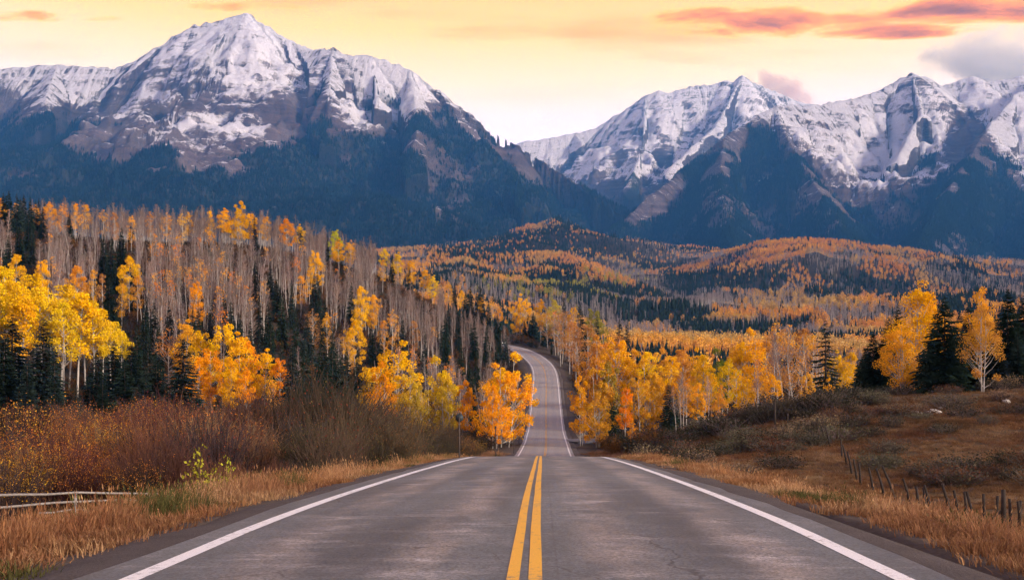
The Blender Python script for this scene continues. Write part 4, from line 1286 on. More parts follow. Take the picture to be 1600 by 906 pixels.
# ------------------------------------------------------------------ trees right of the road
G = 'autumn aspens right of the road'
for kd, px, D, top, cl, wd, v, lb in (
        ('round', 907, 172, 584, ORA[0], .72, 2, 'orange aspen nearest the right road edge in the dip'), ('round', 932, 166, 575, (.62, .33, .025), .9, 0, 'dull golden brown bushy aspen at the foot of the dip, right of the road'), ('round', 950, 176, 562, (.30, .21, .03), .85, 2, 'dark olive tree behind the orange aspens right of the road'),
        ('gold', 976, 165, 602, ORA[1], .95, 1, 'slim reddish orange aspen in front of darker trees right of the road'), ('round', 988, 160, 655, (.75, .34, .02), .8, 2, 'low golden bush aspen at the verge right of the dip'), ('round', 1010, 180, 560, (.72, .36, .02), .85, 0, None), ('thin', 1000, 178, 585, ORA[2], 1.1, 0, None),
        ('round', 932, 226, 522, (.74, .34, .04), .78, 1, 'wide rusty orange aspen above the right road edge'), ('round', 946, 226, 535, (.80, .36, .04), .9, 0, None), ('round', 928, 256, 520, RUS[1], .75, 2, None), ('gold', 972, 215, 530, YEL[1], 1.2, 2, None), ('round', 990, 220, 545, YEL[1], .85, 0, None), ('gold', 1012, 210, 552, YEL[0], 1.2, 0, None), ('round', 1030, 220, 540, (.85, .42, .05), .8, 2, None), ('gold', 1045, 205, 552, YEL[1], 1.2, 1, None), ('gold', 1060, 214, 545, (.84, .40, .06), 1.15, 2, None),
        ('round', 1080, 220, 542, YEL[1], .9, 1, None), ('gold', 1098, 208, 556, YEL[0], 1.2, 0, None), ('round', 1118, 215, 543, GRN[1], .8, 0, 'dark green round tree among the golden aspens on the right'), ('gold', 1112, 190, 580, YEL[1], 1.1, 1, None), ('gold', 1136, 200, 562, YEL[0], 1.1, 2, None), ('round', 1164, 218, 512, YEL[1], .8, 0, 'tall golden aspen topping the grove on the right'), ('gold', 1180, 212, 528, YEL[1], 1.2, 1, None), ('thin', 1195, 218, 516, ORA[2], 1.2, 1, None), ('thin', 1150, 195, 575, YEL[1], 1.4, 0, None),
        ('round', 1128, 178, 600, (.84, .38, .04), .75, 2, None), ('round', 1160, 182, 590, YEL[1], .8, 1, None), ('gold', 1090, 178, 600, ORA[2], 1.2, 0, None), ('thin', 1072, 176, 590, ORA[2], 1.2, 2, None), ('thin', 1215, 215, 505, RUS[1], 1.2, 0, None), ('thin', 1232, 220, 498, ORA[2], 1.2, 1, 'tall thinly leaved orange aspen left of the ragged spruce'), ('thin', 1250, 212, 510, RUS[1], 1.2, 2, None), ('thin', 1268, 205, 520, ORA[2], 1.2, 0, None), ('gold', 1208, 185, 585, YEL[1], 1.1, 2, None),
        ('thin', 1235, 188, 570, RUS[1], 1.3, 1, None), ('thin', 1185, 180, 590, RUS[1], 1.3, 0, None), ('round', 1262, 175, 580, (.80, .40, .04), .7, 2, None), ('round', 1296, 172, 590, YEL[1], .7, 0, None), ('round', 1312, 220, 545, (.88, .52, .015), .75, 1, 'bright yellow aspen just right of the ragged spruce'), ('gold', 1330, 215, 552, YEL[1], 1.2, 0, None), ('thin', 1345, 205, 560, ORA[2], 1.2, 1, None), ('gold', 1040, 178, 600, (.75, .34, .02), 1.1, 2, None), ('thin', 1022, 190, 575, ORA[2], 1.2, 1, None),
        ('gold', 1062, 240, 548, ORA[2], 1.2, 0, None), ('gold', 1100, 245, 552, YEL[1], 1.2, 1, None), ('gold', 1150, 250, 548, ORA[2], 1.2, 2, None), ('thin', 960, 250, 520, RUS[1], 1.3, 0, None), ('thin', 1280, 240, 530, RUS[0], 1.3, 1, None), ('thin', 1200, 250, 530, RUS[1], 1.3, 2, None), ('thin', 1320, 245, 555, ORA[2], 1.3, 0, None)):
    tree(kd, px, D, top, col=cl, wide=wd, var=v, group=G, label=lb or ('sparse rusty aspen in the grove right of the road' if kd == 'thin' else 'full golden aspen in the grove right of the road'))
# where the road bends out of sight
for kd, px, D, top, cl, wd, lb in (('round', 812, 446, 458, YEL[1], .85, 'big golden aspen above the bend of the far road'), ('gold', 845, 440, 468, YEL[1], 1.0, 'pale yellow aspen right of the big one above the bend'), ('gold', 866, 436, 468, (.6, .5, .06), 1.0, 'lime-gold aspen above the far bend beside spruces'), ('thin', 856, 410, 480, RUS[1], 1.3, None), ('thin', 872, 400, 478, RUS[2], 1.4, None), ('thin', 884, 380, 484, RUS[2], 1.4, None), ('gold', 893, 430, 480, YEL[1], .9, None), ('thin', 895, 345, 500, RUS[1], 1.4, None), ('thin', 905, 320, 505, RUS[1], 1.4, None),
                                   ('gold', 936, 400, 484, GRN[0], 1.0, 'green-leaved aspen between two spruces above the right grove'), ('thin', 890, 332, 505, RUS[2], 1.0, None), ('thin', 900, 302, 515, RUS[2], 1.0, None), ('thin', 922, 300, 505, RUS[1], 1.3, None), ('gold', 780, 440, 480, ORA[2], 1.0, None), ('thin', 876, 352, 500, RUS[2], 1.0, None), ('thin', 945, 290, 515, RUS[1], 1.3, None)):
    tree(kd, px, D, top, col=cl, wide=wd, group='aspens round the far bend', label=lb or 'brownish thin aspen beside the far bend of the road')
for px, D, top, wd, lb in ((833, 430, 488, 1.1, 'dark spruce standing at the inside of the far bend'), (820, 432, 502, 1.1, 'smaller dark spruce left of the taller one at the bend'), (907, 380, 474, 1.0, 'pointed spruce rising above the right grove near the bend'), (934, 370, 492, .95, 'second pointed spruce above the right grove'), (968, 360, 500, 1.4, None), (980, 362, 504, 1.2, None), (880, 440, 466, 1.2, None), (1035, 300, 528, .9, 'small lone spruce poking above the golden right grove'), (1046, 172, 596, 1.0, 'dark spruce inside the golden grove on the right'), (1056, 176, 612, .9, None), (955, 172, 600, .8, None),
                           (1300, 178, 582, .7, None), (850, 425, 510, .9, None), (862, 390, 530, .8, None)):
    tree('spruce', px, D, top, wide=wd, group='spruces right of the road', label=lb or 'dark spruce half hidden among the aspens right of the road')
tree('snag', 1290, 178, 502, wide=1.25, col=(.035, .042, .03), group='spruces right of the road', label='ragged half-bare spruce with drooping boughs in the right grove')
# bare stems leaning out of the right grove
for px, D, top in ((1056, 160, 600), (1064, 158, 590), (1070, 160, 585), (1205, 200, 505), (1222, 195, 515), (1244, 198, 500), (1258, 190, 520), (876, 420, 470), (888, 390, 475), (900, 350, 490), (868, 395, 485), (878, 360, 490), (1100, 172, 585), (1108, 170, 590), (1180, 175, 560), (1275, 185, 525)):
    X_ = (px - CX) / FPX * D; z_ = gz(X_, D); h_ = CAM_H + (HY - top) / FPX * D - z_
    me = BARE[random.randrange(6)]
    plant('bare_aspen', 'aspen', 'bare pale-stemmed aspen among the leafy trees right of the road', 'bare aspens right of the road', me, ('trunk', 'crown', 'leaves'), X_, D, h_, 17.0, (None, random.choice(TWG), random.choice(ORA)), 1.0, None, .05, z_)
# the near group on the right bank
for kd, px, D, top, cl, wd, v, lb in (('near', 1434, 112, 438, (.93, .46, .008), 1.05, 0, 'tall golden aspen between two spruces on the right bank'), ('near', 1412, 108, 505, ORA[2], 1.2, 0, 'lower orange aspen left of the tall golden one on the right bank'), ('near', 1455, 118, 470, ORA[2], 1.1, 1, 'golden aspen half hidden behind the foremost spruce'),
                                      ('near', 1524, 112, 447, ORA[2], .75, 1, 'slender gold aspen right of the foremost spruce'), ('near', 1534, 100, 478, (.62, .30, .05), 1.0, 1, 'grey-trunked aspen losing its leaves at the edge of the right bank'), ('near', 1502, 118, 500, ORA[2], .9, 1, 'thin orange aspen between spruces at the back of the right bank')):
    tree(kd, px, D, top, col=cl, wide=wd, var=v, group='aspens on the right bank', label=lb)
for px, D, top, wd, v, lb in ((1476, 104, 464, 1.0, 2, 'foremost dark spruce with tiered boughs on the right bank'), (1364, 112, 520, 1.15, 0, 'leftmost broad dark spruce on the right bank'), (1388, 116, 498, 1.0, 1, 'dark spruce left of the tall golden aspen on the bank'), (1402, 118, 478, .8, 1, 'narrow spruce touching the tall golden aspen'), (1500, 122, 492, .9, 1, 'spruce behind the foremost one on the right bank'), (1514, 116, 478, .85, 0, 'spruce close behind the slender gold aspen'),
                              (1574, 108, 454, .95, 1, 'tall dark spruce near the right edge of the bank'), (1598, 112, 464, .95, 2, 'dark spruce cut by the right edge of the picture'), (1556, 120, 500, .9, 0, None), (1625, 112, 450, 1.0, 0, None), (1546, 116, 520, .9, 2, None), (1444, 122, 540, 1.2, 2, None), (1420, 124, 560, 1.2, 0, None), (1345, 116, 560, .9, 2, None), (1352, 118, 545, 1.0, 1, None), (1378, 112, 530, 1.1, 2, None), (1396, 114, 545, 1.1, 0, None), (1488, 112, 540, 1.2, 0, None), (1520, 112, 560, 1.1, 2, None), (1590, 106, 520, 1.1, 1, None), (1560, 106, 540, 1.2, 2, None), (1455, 116, 560, 1.2, 1, None)):
    tree('nspruce', px, D, top, wide=wd * 1.25, var=v, group='spruces on the right bank', label=lb or 'low dark spruce filling the gaps behind the right bank trees')
# dark dead pole among the olive-gold aspens
b = MB()
X_ = (691 - CX) / FPX * 160; z_ = gz(X_, 160)
b.tube([(0, 0, -.4), (.03, 0, 3.5), (-.02, 0, 7.6)], [.13, .10, .05], 7)
for q in range(9):
    a_ = random.uniform(0, 6.28); hh = random.uniform(2.5, 7.3)
    b.tube([(0, 0, hh), (.4 * math.cos(a_), .4 * math.sin(a_), hh + .12)], [.022, .008], 4, False)
ob('dead_tree', b.mesh('dead_tree', [M_DARK_BARK], True), None, 'dark dead pole of a tree before the olive-gold aspen', 'dead tree', loc=(X_, 160, z_))


# ------------------------------------------------------------------ far woods
def far_leafy(seed, H=13.0, leaves=110, size=1.15, lo=.32):
    g = np.random.default_rng(seed)
    b = MB()
    b.tube([(0, 0, -1), (.1, 0, H * .6), (0, .1, H * .9)], [.17, .11, .04], 4, False)
    n4 = len(b.F4[0])
    q = g.normal(size=(leaves, 3)); q /= np.linalg.norm(q, axis=1, keepdims=True)
    rr = g.uniform(.35, 1.0, (leaves, 1)) ** .5
    C = q * rr * np.array([2.5, 2.5, H * (1 - lo) / 2]) * (1 + .25 * np.sin(3 * np.arctan2(q[:, 1], q[:, 0])[:, None] + seed)) + np.array([0, 0, H * (1 + lo) / 2])
    b.leaves(C, g.uniform(.7, 1.3, leaves) * size, g)
    V = np.concatenate(b.V); F = np.concatenate(b.F4)
    return np_mesh('far_tree', V, F, [M_ASPEN_BARK, M_FAR], False, None, np.r_[np.zeros(n4), np.ones(len(F) - n4)])


def far_bare2(seed, H=14.0):
    g = np.random.default_rng(seed)
    b = MB()
    b.tube([(0, 0, -1), (g.normal(0, .15), 0, H * .6), (0, g.normal(0, .15), H * .95)], [.19, .12, .04], 4, False)
    n4 = len(b.F4[0])
    for k in range(46):
        z0 = H * g.uniform(.42, .93); a = g.uniform(0, 6.28); L = g.uniform(.8, 2.0)
        b.tube([(0, 0, z0), (L * math.cos(a), L * math.sin(a), z0 + L * .9)], [.065, .03], 3, False)
    V = np.concatenate(b.V); F = np.concatenate(b.F4)
    return np_mesh('far_bare_tree', V, F, [M_ASPEN_BARK, M_FAR], False, None, np.r_[np.zeros(n4), np.ones(len(F) - n4)])


def far_spruce(seed, H=14.0, rad=2.3, layers=6, sides=8):
    g = np.random.default_rng(seed)
    V = []; F = []; n = 0
    for k in range(layers):
        f = k / layers
        z0 = H * (.06 + .90 * f); z1 = z0 + H * (.34 if k < layers - 1 else .12)
        V.append((0, 0, min(H, z1)))
        for s in range(sides):
            a = 2 * math.pi * (s + g.uniform(-.3, .3)) / sides
            rr = rad * (1 - f) ** .85 * g.uniform(.55, 1.2)
            V.append((rr * math.cos(a), rr * math.sin(a), z0 - g.uniform(0, .05) * H))
        for s in range(sides):
            F.append((n, n + 1 + s, n + 1 + (s + 1) % sides))
        n += sides + 1
    return np_mesh('far_spruce', np.array(V), np.array(F), [M_FAR])


T_LEAF = [template('far_tree', far_leafy(s)) for s in (1, 2, 3)]
T_BARE = [template('far_bare_tree', far_bare2(s)) for s in (4, 5, 6)]
T_SPR = [template('far_spruce', far_spruce(s)) for s in (7, 8, 9)]
T_SPR_LO = [template('far_spruce', far_spruce(s, 14, 2.5, 3, 6)) for s in (17, 18)]

g = np.random.default_rng(2024)
# ring-wise density so that the nearer rows are full
PP = []
for d0, d1, sp in ((330, 600, 5.2), (600, 1000, 5.4), (1000, 1700, 6.0), (1700, 2500, 7.0), (2500, 3400, 8.4)):
    lo = 560 if d0 > 500 else 860
    area = (1760 - lo) / FPX * (d1 ** 2 - d0 ** 2) / 2
    n = int(area / sp ** 2)
    D = np.sqrt(g.uniform(d0 ** 2, d1 ** 2, n)); px = g.uniform(lo, 1760, n)
    PP.append(np.stack([(px - CX) / FPX * D, D], 1))
PP = np.concatenate(PP)
X, D = PP.T
Z = ground_z(X, D)
dist, _ = road_near(X, D)
PXs = CX + FPX * X / D; py = HY - FPX * (Z - CAM_H) / D
ok = (dist > 14) & ~((D < 470) & (PXs < 930))
X, D, Z, PXs, py = [a[ok] for a in (X, D, Z, PXs, py)]
n1 = fbm(X / 150, D / 210, 4, 201); n2 = fbm(X / 120 + 7, D / 170, 5, 211); n3 = fbm(X / 85, D / 130, 5, 221)
u = g.uniform(size=len(X))
# kinds: 0 golden, 1 bare, 2 spruce, 3 green-yellow
pg = sst(n1, .40, .58); pb = sst(n2, .47, .53) * .96; ps = .04 + .93 * sst(n3, .505, .57)


def blob(cx_, cy_, rx, ry):
    return np.exp(-(((PXs - cx_) / rx) ** 2 + ((py - cy_) / ry) ** 2))


pb = np.clip(pb + 1.2 * blob(1090, 472, 120, 22) + 1.1 * blob(1280, 412, 70, 10) + .8 * blob(1330, 452, 120, 9) - 1.0 * blob(850, 400, 140, 14) - 1.2 * blob(815, 352, 55, 14) - .9 * blob(1250, 384, 120, 10) - .9 * blob(1320, 480, 100, 9), 0, 1)
ps = np.clip(ps + .9 * blob(900, 385, 130, 12) + .8 * blob(760, 400, 70, 20) + .6 * blob(1180, 425, 80, 10) + .3 * blob(860, 368, 60, 6) - 1.3 * blob(812, 352, 42, 11) - .8 * blob(1180, 392, 60, 12) + .5 * blob(1500, 450, 120, 8) - .6 * blob(860, 410, 130, 8) - .6 * blob(1230, 382, 90, 8), 0, .93)
pq = np.clip(1.1 * blob(890, 452, 75, 16), 0, 1)
kind = np.where(u < ps, 2, np.where(g.uniform(size=len(X)) < pq, 3, np.where(g.uniform(size=len(X)) < pb, 1, 0)))
sc = g.uniform(.62, 1.0, len(X))
cvar = g.uniform(.85, 1.12, (len(X), 1))
gold = np.array([0.78, 0.42, 0.07]); oran = np.array([0.70, 0.33, 0.08]); tan = np.array([0.56, 0.40, 0.15])
k1 = sst(fbm(X / 60 + 3, D / 80, 3, 231) + g.normal(0, .10, len(X)), .4, .6)[:, None]; k2 = sst(fbm(X / 100 + 13, D / 120, 3, 241), .5, .65)[:, None] * .8
gcol = (gold * (1 - k1) + oran * k1) * (1 - k2) + tan * k2
P = np.stack([X, D, Z], 1)
for kk, nm, lb, tp, base in ((0, 'golden_forest', 'far golden aspen woods covering the valley and low hills', T_LEAF, gcol), (1, 'bare_forest', 'far grey bare aspen woods in bands across the valley', T_BARE, np.array([0.30, 0.26, 0.28])), (2, 'spruce_forest', 'far dark spruce woods between the golden bands', T_SPR, np.array([0.020, 0.036, 0.031])), (3, 'green_forest', 'far green-yellow aspen patch in the valley', T_LEAF, np.array([0.36, 0.34, 0.06]))):
    m = kind == kk
    tint = (base[m] if np.ndim(base) == 2 else np.tile(base, (m.sum(), 1))) * cvar[m]
    scatter(nm, lb, 'forest', P[m], sc[m] * (1.05 if kk == 2 else 1), tint, tp, 30 + kk, .02)
print('far trees', len(X))

# ------------------------------------------------------------------ spruce forest on the mountain flanks
MP = []; MT = []; MS = []
for (MX, MY, MZ, fo, MPX, MPY), step, n in ((LM, 0, 105000), (RM, 0, 80000), (BM, 0, 5000)):
    # area weights of the grid cells that carry forest and can be seen above the valley
    cx4 = (MX[:-1, :-1] + MX[1:, 1:]) / 2; ar = np.abs((MX[1:, :-1] - MX[:-1, :-1]) * (MY[:-1, 1:] - MY[:-1, :-1]))
    w_ = ar * np.clip(fo[:-1, :-1], 0, 1) ** 1.5 * (MPY[:-1, :-1] < 425) * (MPX[:-1, :-1] > -120) * (MPX[:-1, :-1] < 1750)
    w_ = w_ / MY[:-1, :-1]                    # a little denser nearby
    cdf = np.cumsum(w_.ravel()); cdf /= cdf[-1]
    c = np.searchsorted(cdf, g.uniform(size=n))
    i, j = np.unravel_index(c, w_.shape)
    a = g.uniform(size=n); b_ = g.uniform(size=n)
    bl = lambda A: (A[i, j] * (1 - a) + A[i + 1, j] * a) * (1 - b_) + (A[i, j + 1] * (1 - a) + A[i + 1, j + 1] * a) * b_
    MP.append(np.stack([bl(MX), bl(MY), bl(MZ) - 1.0], 1))
MP = np.concatenate(MP)
nn = fbm(MP[:, 0] / 300, MP[:, 1] / 300, 3, 301)
MT = np.array([0.013, 0.028, 0.025]) * g.uniform(.6, 1.35, (len(MP), 1)) * (1 + .5 * (nn[:, None] - .5))
MS = np.stack([g.uniform(1.5, 2.2, len(MP))] * 2 + [g.uniform(1.4, 2.4, len(MP))], 1)
scatter('mountain_forest', 'dark spruce forest covering the mountain flanks', 'forest', MP, MS, MT, T_SPR_LO, 40, .03)

# ------------------------------------------------------------------ willow thicket and bushes left of the road
WT = [(0.085, 0.046, 0.036), (0.15, 0.068, 0.042), (0.060, 0.045, 0.045), (0.034, 0.026, 0.024), (0.16, 0.10, 0.06), (0.10, 0.044, 0.036)]
WL = {'rust': (0.42, 0.16, 0.030), 'brown': (0.17, 0.080, 0.034), 'olive': (0.15, 0.115, 0.030), 'maroon': (0.20, 0.055, 0.035), 'gold': (0.56, 0.30, 0.03)}


def bush(px, D, h, leafc, wide=1.0, var=None, label=None, group=None, shapes=WILLOW, H0=2.6, name='willow_bush', cat='bush', stem=None):
    X_ = (px - CX) / FPX * D
    me = shapes[random.randrange(len(shapes)) if var is None else var]
    return plant(name, cat, label, group, me, ('stems', 'leaves'), X_, D, h, H0, (stem or random.choice(WT), leafc), wide, None, .03)


GW = 'willow bushes in the thicket left of the road'
rows = []
g = np.random.default_rng(5)
for D0, lo, hi, step, hh in ((46, -60, 700, 34, 3.1), (53, -60, 700, 32, 3.8), (62, -60, 690, 32, 4.4), (74, -60, 720, 28, 4.9), (90, -40, 740, 26, 5.2), (108, 60, 760, 26, 5.0), (128, 200, 780, 28, 4.8)):
    px = lo
    while px < hi:
        D_ = D0 + g.uniform(-3, 3) * D0 / 50
        X_ = (px - CX) / FPX * D_
        rd, _ = road_near(np.array([X_]), np.array([D_]))
        lim = 9.5 if D0 < 60 else 8.5
        if rd[0] > lim:
            fade = .62 + .38 * sst(rd[0], lim, lim + 7)
            if px < 130:
                k = 'rust' if g.uniform() < .75 else 'gold'
            elif px < 250:
                k = ('rust', 'brown', 'gold')[g.integers(3)]
            elif px < 480:
                k = ('maroon', 'brown', 'brown', 'rust')[g.integers(4)]
            else:
                k = ('olive', 'brown', 'maroon', 'olive')[g.integers(4)]
            if D0 > 100:
                k = ('rust', 'gold', 'brown', 'olive')[g.integers(4)]
            lb = {'rust': 'rusty orange willow bush', 'gold': 'golden brown willow bush', 'brown': 'brown twiggy willow bush', 'maroon': 'maroon twiggy willow bush', 'olive': 'olive brown willow bush'}[k] + (' in the front row of the thicket' if D0 < 50 else ' in the middle of the thicket' if D0 < 80 else ' at the back of the thicket before the trees')
            rows.append((px, D_, hh * g.uniform(.5, 1.2) * fade * (1 + .22 * float(sst(px, 430, 500)) * float(1 - sst(px, 640, 700))), k, lb))
        px += step * g.uniform(.8, 1.2) * 50 / D0 * (1.0 if D0 < 60 else 1.25)
for px, D_, h_, k, lb in rows:
    bush(px, D_, h_, WL[k], random.uniform(.8, 1.25), 3 if k in ('rust', 'gold') else None, lb, GW, stem=random.choice(WT) if k != 'olive' and px < 470 else ((.060, .048, .034), (.040, .034, .026), (.075, .055, .038))[int(px) % 3])
print('willows', len(rows))
# leafy green saplings by the end of the rail fence
SAP = shrub_shape(97, H=1.6, rad=.5, stems=16, leaves=330, leaf=.085, twiggy=4)
for px, D_, h_, wd, lb in ((318, 26, 1.75, .8, 'yellow-green leafy sapling beside the end of the rail fence'), (353, 27, 1.4, .55, 'smaller yellow-green sapling nearer the road than the other'), (300, 25, .9, 1.5, 'low green weedy clump left of the yellow-green sapling'), (335, 24.5, .8, 1.6, 'low green weedy clump below the yellow-green sapling')):
    bush(px, D_, h_, (0.36, 0.36, 0.035) if h_ > 1 else (0.20, 0.20, 0.04), wd, 0, lb, 'green saplings at the verge', [SAP], 1.6, 'sapling', 'sapling', (.09, .07, .04))

# sagebrush and low bushes on the right bank
SB = {'sage': (0.12, 0.115, 0.075), 'dark': (0.040, 0.040, 0.026), 'rust': (0.13, 0.062, 0.034), 'tan': (0.24, 0.17, 0.10)}
n_s = 0
for tries in range(1600):
    px = g.uniform(1010, 1640); D_ = g.uniform(56, 112)
    X_ = (px - CX) / FPX * D_
    rd, _ = road_near(np.array([X_]), np.array([D_]))
    if rd[0] < 9:
        continue
    if fbm(np.array([X_ / 7]), np.array([D_ / 7]), 3, 71)[0] + g.normal(0, .08) < .46:
        continue
    if n_s >= 130:
        break
    n_s += 1
    k = ('sage', 'dark', 'rust', 'tan')[g.choice(4, p=[.34, .36, .2, .10])]
    big = D_ > 90 and px < 1330
    place = ' on the dark crest of the right bank' if D_ > 92 else ' on the slope behind the post fence' if D_ > 70 else ' in the hollow by the post fence'
    bush(px, D_, g.uniform(.7, 1.5) * (1.4 if big else 1), SB['dark' if big and g.uniform() < .7 else k], g.uniform(1.0, 1.6), None,
         {'sage': 'grey-green sagebrush', 'dark': 'dark olive low bush', 'rust': 'rust-brown low bush', 'tan': 'tan dry sagebrush'}['dark' if big and k == 'dark' else k] + place, 'low bushes on the right bank', SAGE, .75, 'sagebrush', 'bush', (.10, .08, .07))
# the dark thicket along the bank crest right of the road
for px, D_, h_ in ((1090, 100, 1.5), (1108, 98, 1.7), (1125, 100, 1.8), (1140, 97, 1.6), (1160, 99, 1.9), (1178, 98, 2.0), (1195, 96, 2.0), (1212, 99, 2.1), (1232, 97, 2.0), (1250, 99, 1.9), (1270, 98, 1.8), (1290, 100, 1.7), (1310, 98, 1.5), (1060, 104, 1.3), (1042, 108, 1.2)):
    bush(px, D_, h_, (0.060, 0.052, 0.030), 1.2, None, 'dark brushy bush in the row along the crest of the right bank', 'dark bushes on the bank crest', WILLOW, 2.6, 'brush', 'bush', (.055, .042, .036))


# ------------------------------------------------------------------ fences, posts, sign, rocks, car
def fence_post(parent, X_, Y_, h, r, lx, ly, z_=None, m=M_POST):
    z_ = gz(X_, Y_) if z_ is None else z_
    b = MB()
    b.tube([(0, 0, -.35), (lx * .5 * h, ly * .5 * h, h * .5), (lx * h, ly * h, h)], [r * 1.1, r, r * .85], 7)
    o = ob('post', b.mesh('post', [m], True), parent)
    o.location = (X_, Y_, z_)
    return np.array([X_, Y_, z_]), np.array([lx, ly, 1.0])


wf = ob('post_fence', None, None, 'old leaning post and wire fence running below the right bank', 'fence')
posts = []
for px, D_, h, lx in ((1640, 40.5, 1.15, .03), (1615, 41, 1.1, -.04), (1596, 41.5, 1.0, -.12), (1592, 41.7, 1.0, .06), (1580, 42, 1.05, -.08), (1568, 42.3, 1.35, 0.0), (1555, 43, 1.1, .05), (1538, 43.6, 1.15, -.06), (1523, 44.2, 1.2, -.22), (1512, 44.9, 1.15, -.08), (1500, 45.6, 1.15, -.24), (1488, 46.3, 1.3, -.30), (1456, 48, 1.1, -.28), (1446, 48.8, .9, -.08), (1436, 49.5, .85, -.12), (1424, 50.3, 1.15, -.30), (1402, 52, 1.5, -.42), (1384, 54, 1.3, -.32), (1366, 57, 1.2, -.2), (1345, 61, 1.15, -.1), (1340, 63, 1.15, -.18), (1332, 65, 1.2, -.25), (1324, 67, 1.15, -.2),
                      (1316, 70, 1.2, -.05), (1298, 76, 1.3, -.25), (1292, 78, 1.3, -.3), (1276, 83, 1.2, .05), (1230, 88, 1.3, .04), (1211, 92, 1.9, 0.0)):
    posts.append(fence_post(wf, (px - CX) / FPX * D_, D_, h * 1.15, .066 if px not in (1568, 1211) else .10, lx, random.uniform(-.08, .08)))
# brace of the corner post
p0 = posts[5][0]
b = MB(); b.tube([p0 + (0, 0, .75), p0 + (-.75, .1, .02)], [.05, .05], 6)
ob('brace', b.mesh('brace', [M_POST], True), wf)
for f in (.4, .65, .9):
    b = MB()
    pts = []
    for i in range(len(posts) - 1):
        a0 = posts[i][0] + posts[i][1] * f * 1.02; a1 = posts[i + 1][0] + posts[i + 1][1] * f * 1.02
        for s in (0, .5):
            q = a0 + (a1 - a0) * s; q = q - np.array([0, 0, .05 * (s > 0)]); pts.append(q)
    b.tube(pts, .006, 4, False)
    ob('wire', b.mesh('wire', [M_STEEL], True), wf)
# further stakes on the bank: a short row of pale stakes and single dark posts
sf = ob('stake_fence', None, None, 'short row of pale upright stakes on the bank crest by the golden grove', 'fence')
for i in range(13):
    px = 1170 + i * 2.5; D_ = 118 + i * .3
    X_ = (px - CX) / FPX * D_
    fence_post(sf, X_, D_, 1.5 + .3 * random.random() + .05 * i, .045, random.uniform(-.04, .04), 0, None, M_GREY_WOOD)
b = MB()
xa, xb = (1169 - CX) / FPX * 118, (1201 - CX) / FPX * 121.6
b.tube([(xa, 118, gz(xa, 118) + 1.0), ((xa + xb) / 2, 119.8, (gz(xa, 118) + gz(xb, 121.6)) / 2 + 1.05), (xb, 121.6, gz(xb, 121.6) + 1.0)], .05, 6)
ob('rail', b.mesh('rail', [M_GREY_WOOD], True), sf)

rf = ob('rail_fence', None, None, 'pale weathered log rail fence sagging before the willow thicket', 'fence')
for y0, pts in ((0, ((-60, 776, 35), (0, 775, 35.5), (45, 771, 35.8), (95, 771, 36.2), (150, 767, 36.8), (200, 769, 37.6), (246, 771, 38.5))), (1, ((-60, 797, 35), (0, 793, 35.4), (20, 793, 35.6), (60, 787, 35.8), (110, 785, 36.2), (160, 779, 36.8), (215, 781, 37.6))), (2, ((60, 801, 35.2), (100, 799, 35.6), (135, 796, 36)))):
    P = np.array([px2w(*p) for p in pts])
    P = np.concatenate([[P[0]], (P[:-1] + P[1:]) / 2 + np.random.default_rng(y0).normal(0, .04, (len(P) - 1, 3)), [P[-1]]])
    b = MB(); b.tube(P, np.linspace(.050, .034, len(P)) * (1 if y0 < 2 else .7), 8)
    ob('rail', b.mesh('rail', [M_GREY_WOOD], True), rf)
for px, D_, h in ((-20, 35.9, 1.25), (118, 36.8, 1.2), (232, 38.4, 1.1)):
    X_ = (px - CX) / FPX * D_; z_ = gz(X_, D_)
    tz = CAM_H + (HY - 766) / FPX * D_
    fence_post(rf, X_, D_, max(.6, tz - z_ - .05), .06, 0, 0, z_, M_GREY_WOOD)


def post(px, top, D_, w_, label):
    X_ = (px - CX) / FPX * D_; z_ = gz(X_, D_)
    h = CAM_H + (HY - top) / FPX * D_ - z_
    b = MB()
    b.tube([(0, 0, -.3), (-.01, 0, h * .5), (-.03, 0, h)], [w_, w_, w_], 6)
    # flanged steel: a rib down the post and a cap plate
    b.box((-.015, -w_ * 1.05, h * .5), (w_ * .9, w_ * .5, h * .98))
    return X_, z_, h, b


X_, z_, h, b = post(718, 652, 57, .045, '')
sg = ob('road_sign', None, None, 'dark road sign seen from behind on a thin brown post', 'road sign', loc=(X_, 57, z_))
ob('post', b.mesh('post', [M_STEEL], True), sg)
b = MB()
an = np.arange(8) * math.pi / 4 + math.pi / 8
fr = np.stack([.24 * np.cos(an) - .01, np.full(8, .06), .24 * np.sin(an) + h - .02], 1); bk = fr + np.array([0, .012, 0])
b.add(np.concatenate([fr, bk]), [[i, (i + 1) % 8, 8 + (i + 1) % 8, 8 + i] for i in range(8)])
for base, rv in ((0, 1), (8, 0)):
    q = [[base + 0, base + i, base + i + 1] for i in range(1, 7)]
    b.F3.append(np.array([t_[::-1] if rv else t_ for t_ in q]))
ob('panel', b.mesh('panel', [M_SIGNBACK]), sg)
for px, top, D_, lb in ((775, 668, 72, 'slim brown marker post left of the road at the crest'), (803, 676, 150, 'distant marker post low beside the dip'), (811, 656, 176, 'far marker post left of the climbing road')):
    X_, z_, h, b = post(px, top, D_, .04, '')
    b.box((-.03, 0, h + .04), (.13, .03, .16))
    ob('marker_post', b.mesh('marker_post', [M_STEEL]), None, lb, 'marker post', 'marker posts left of the road', loc=(X_, D_, z_))


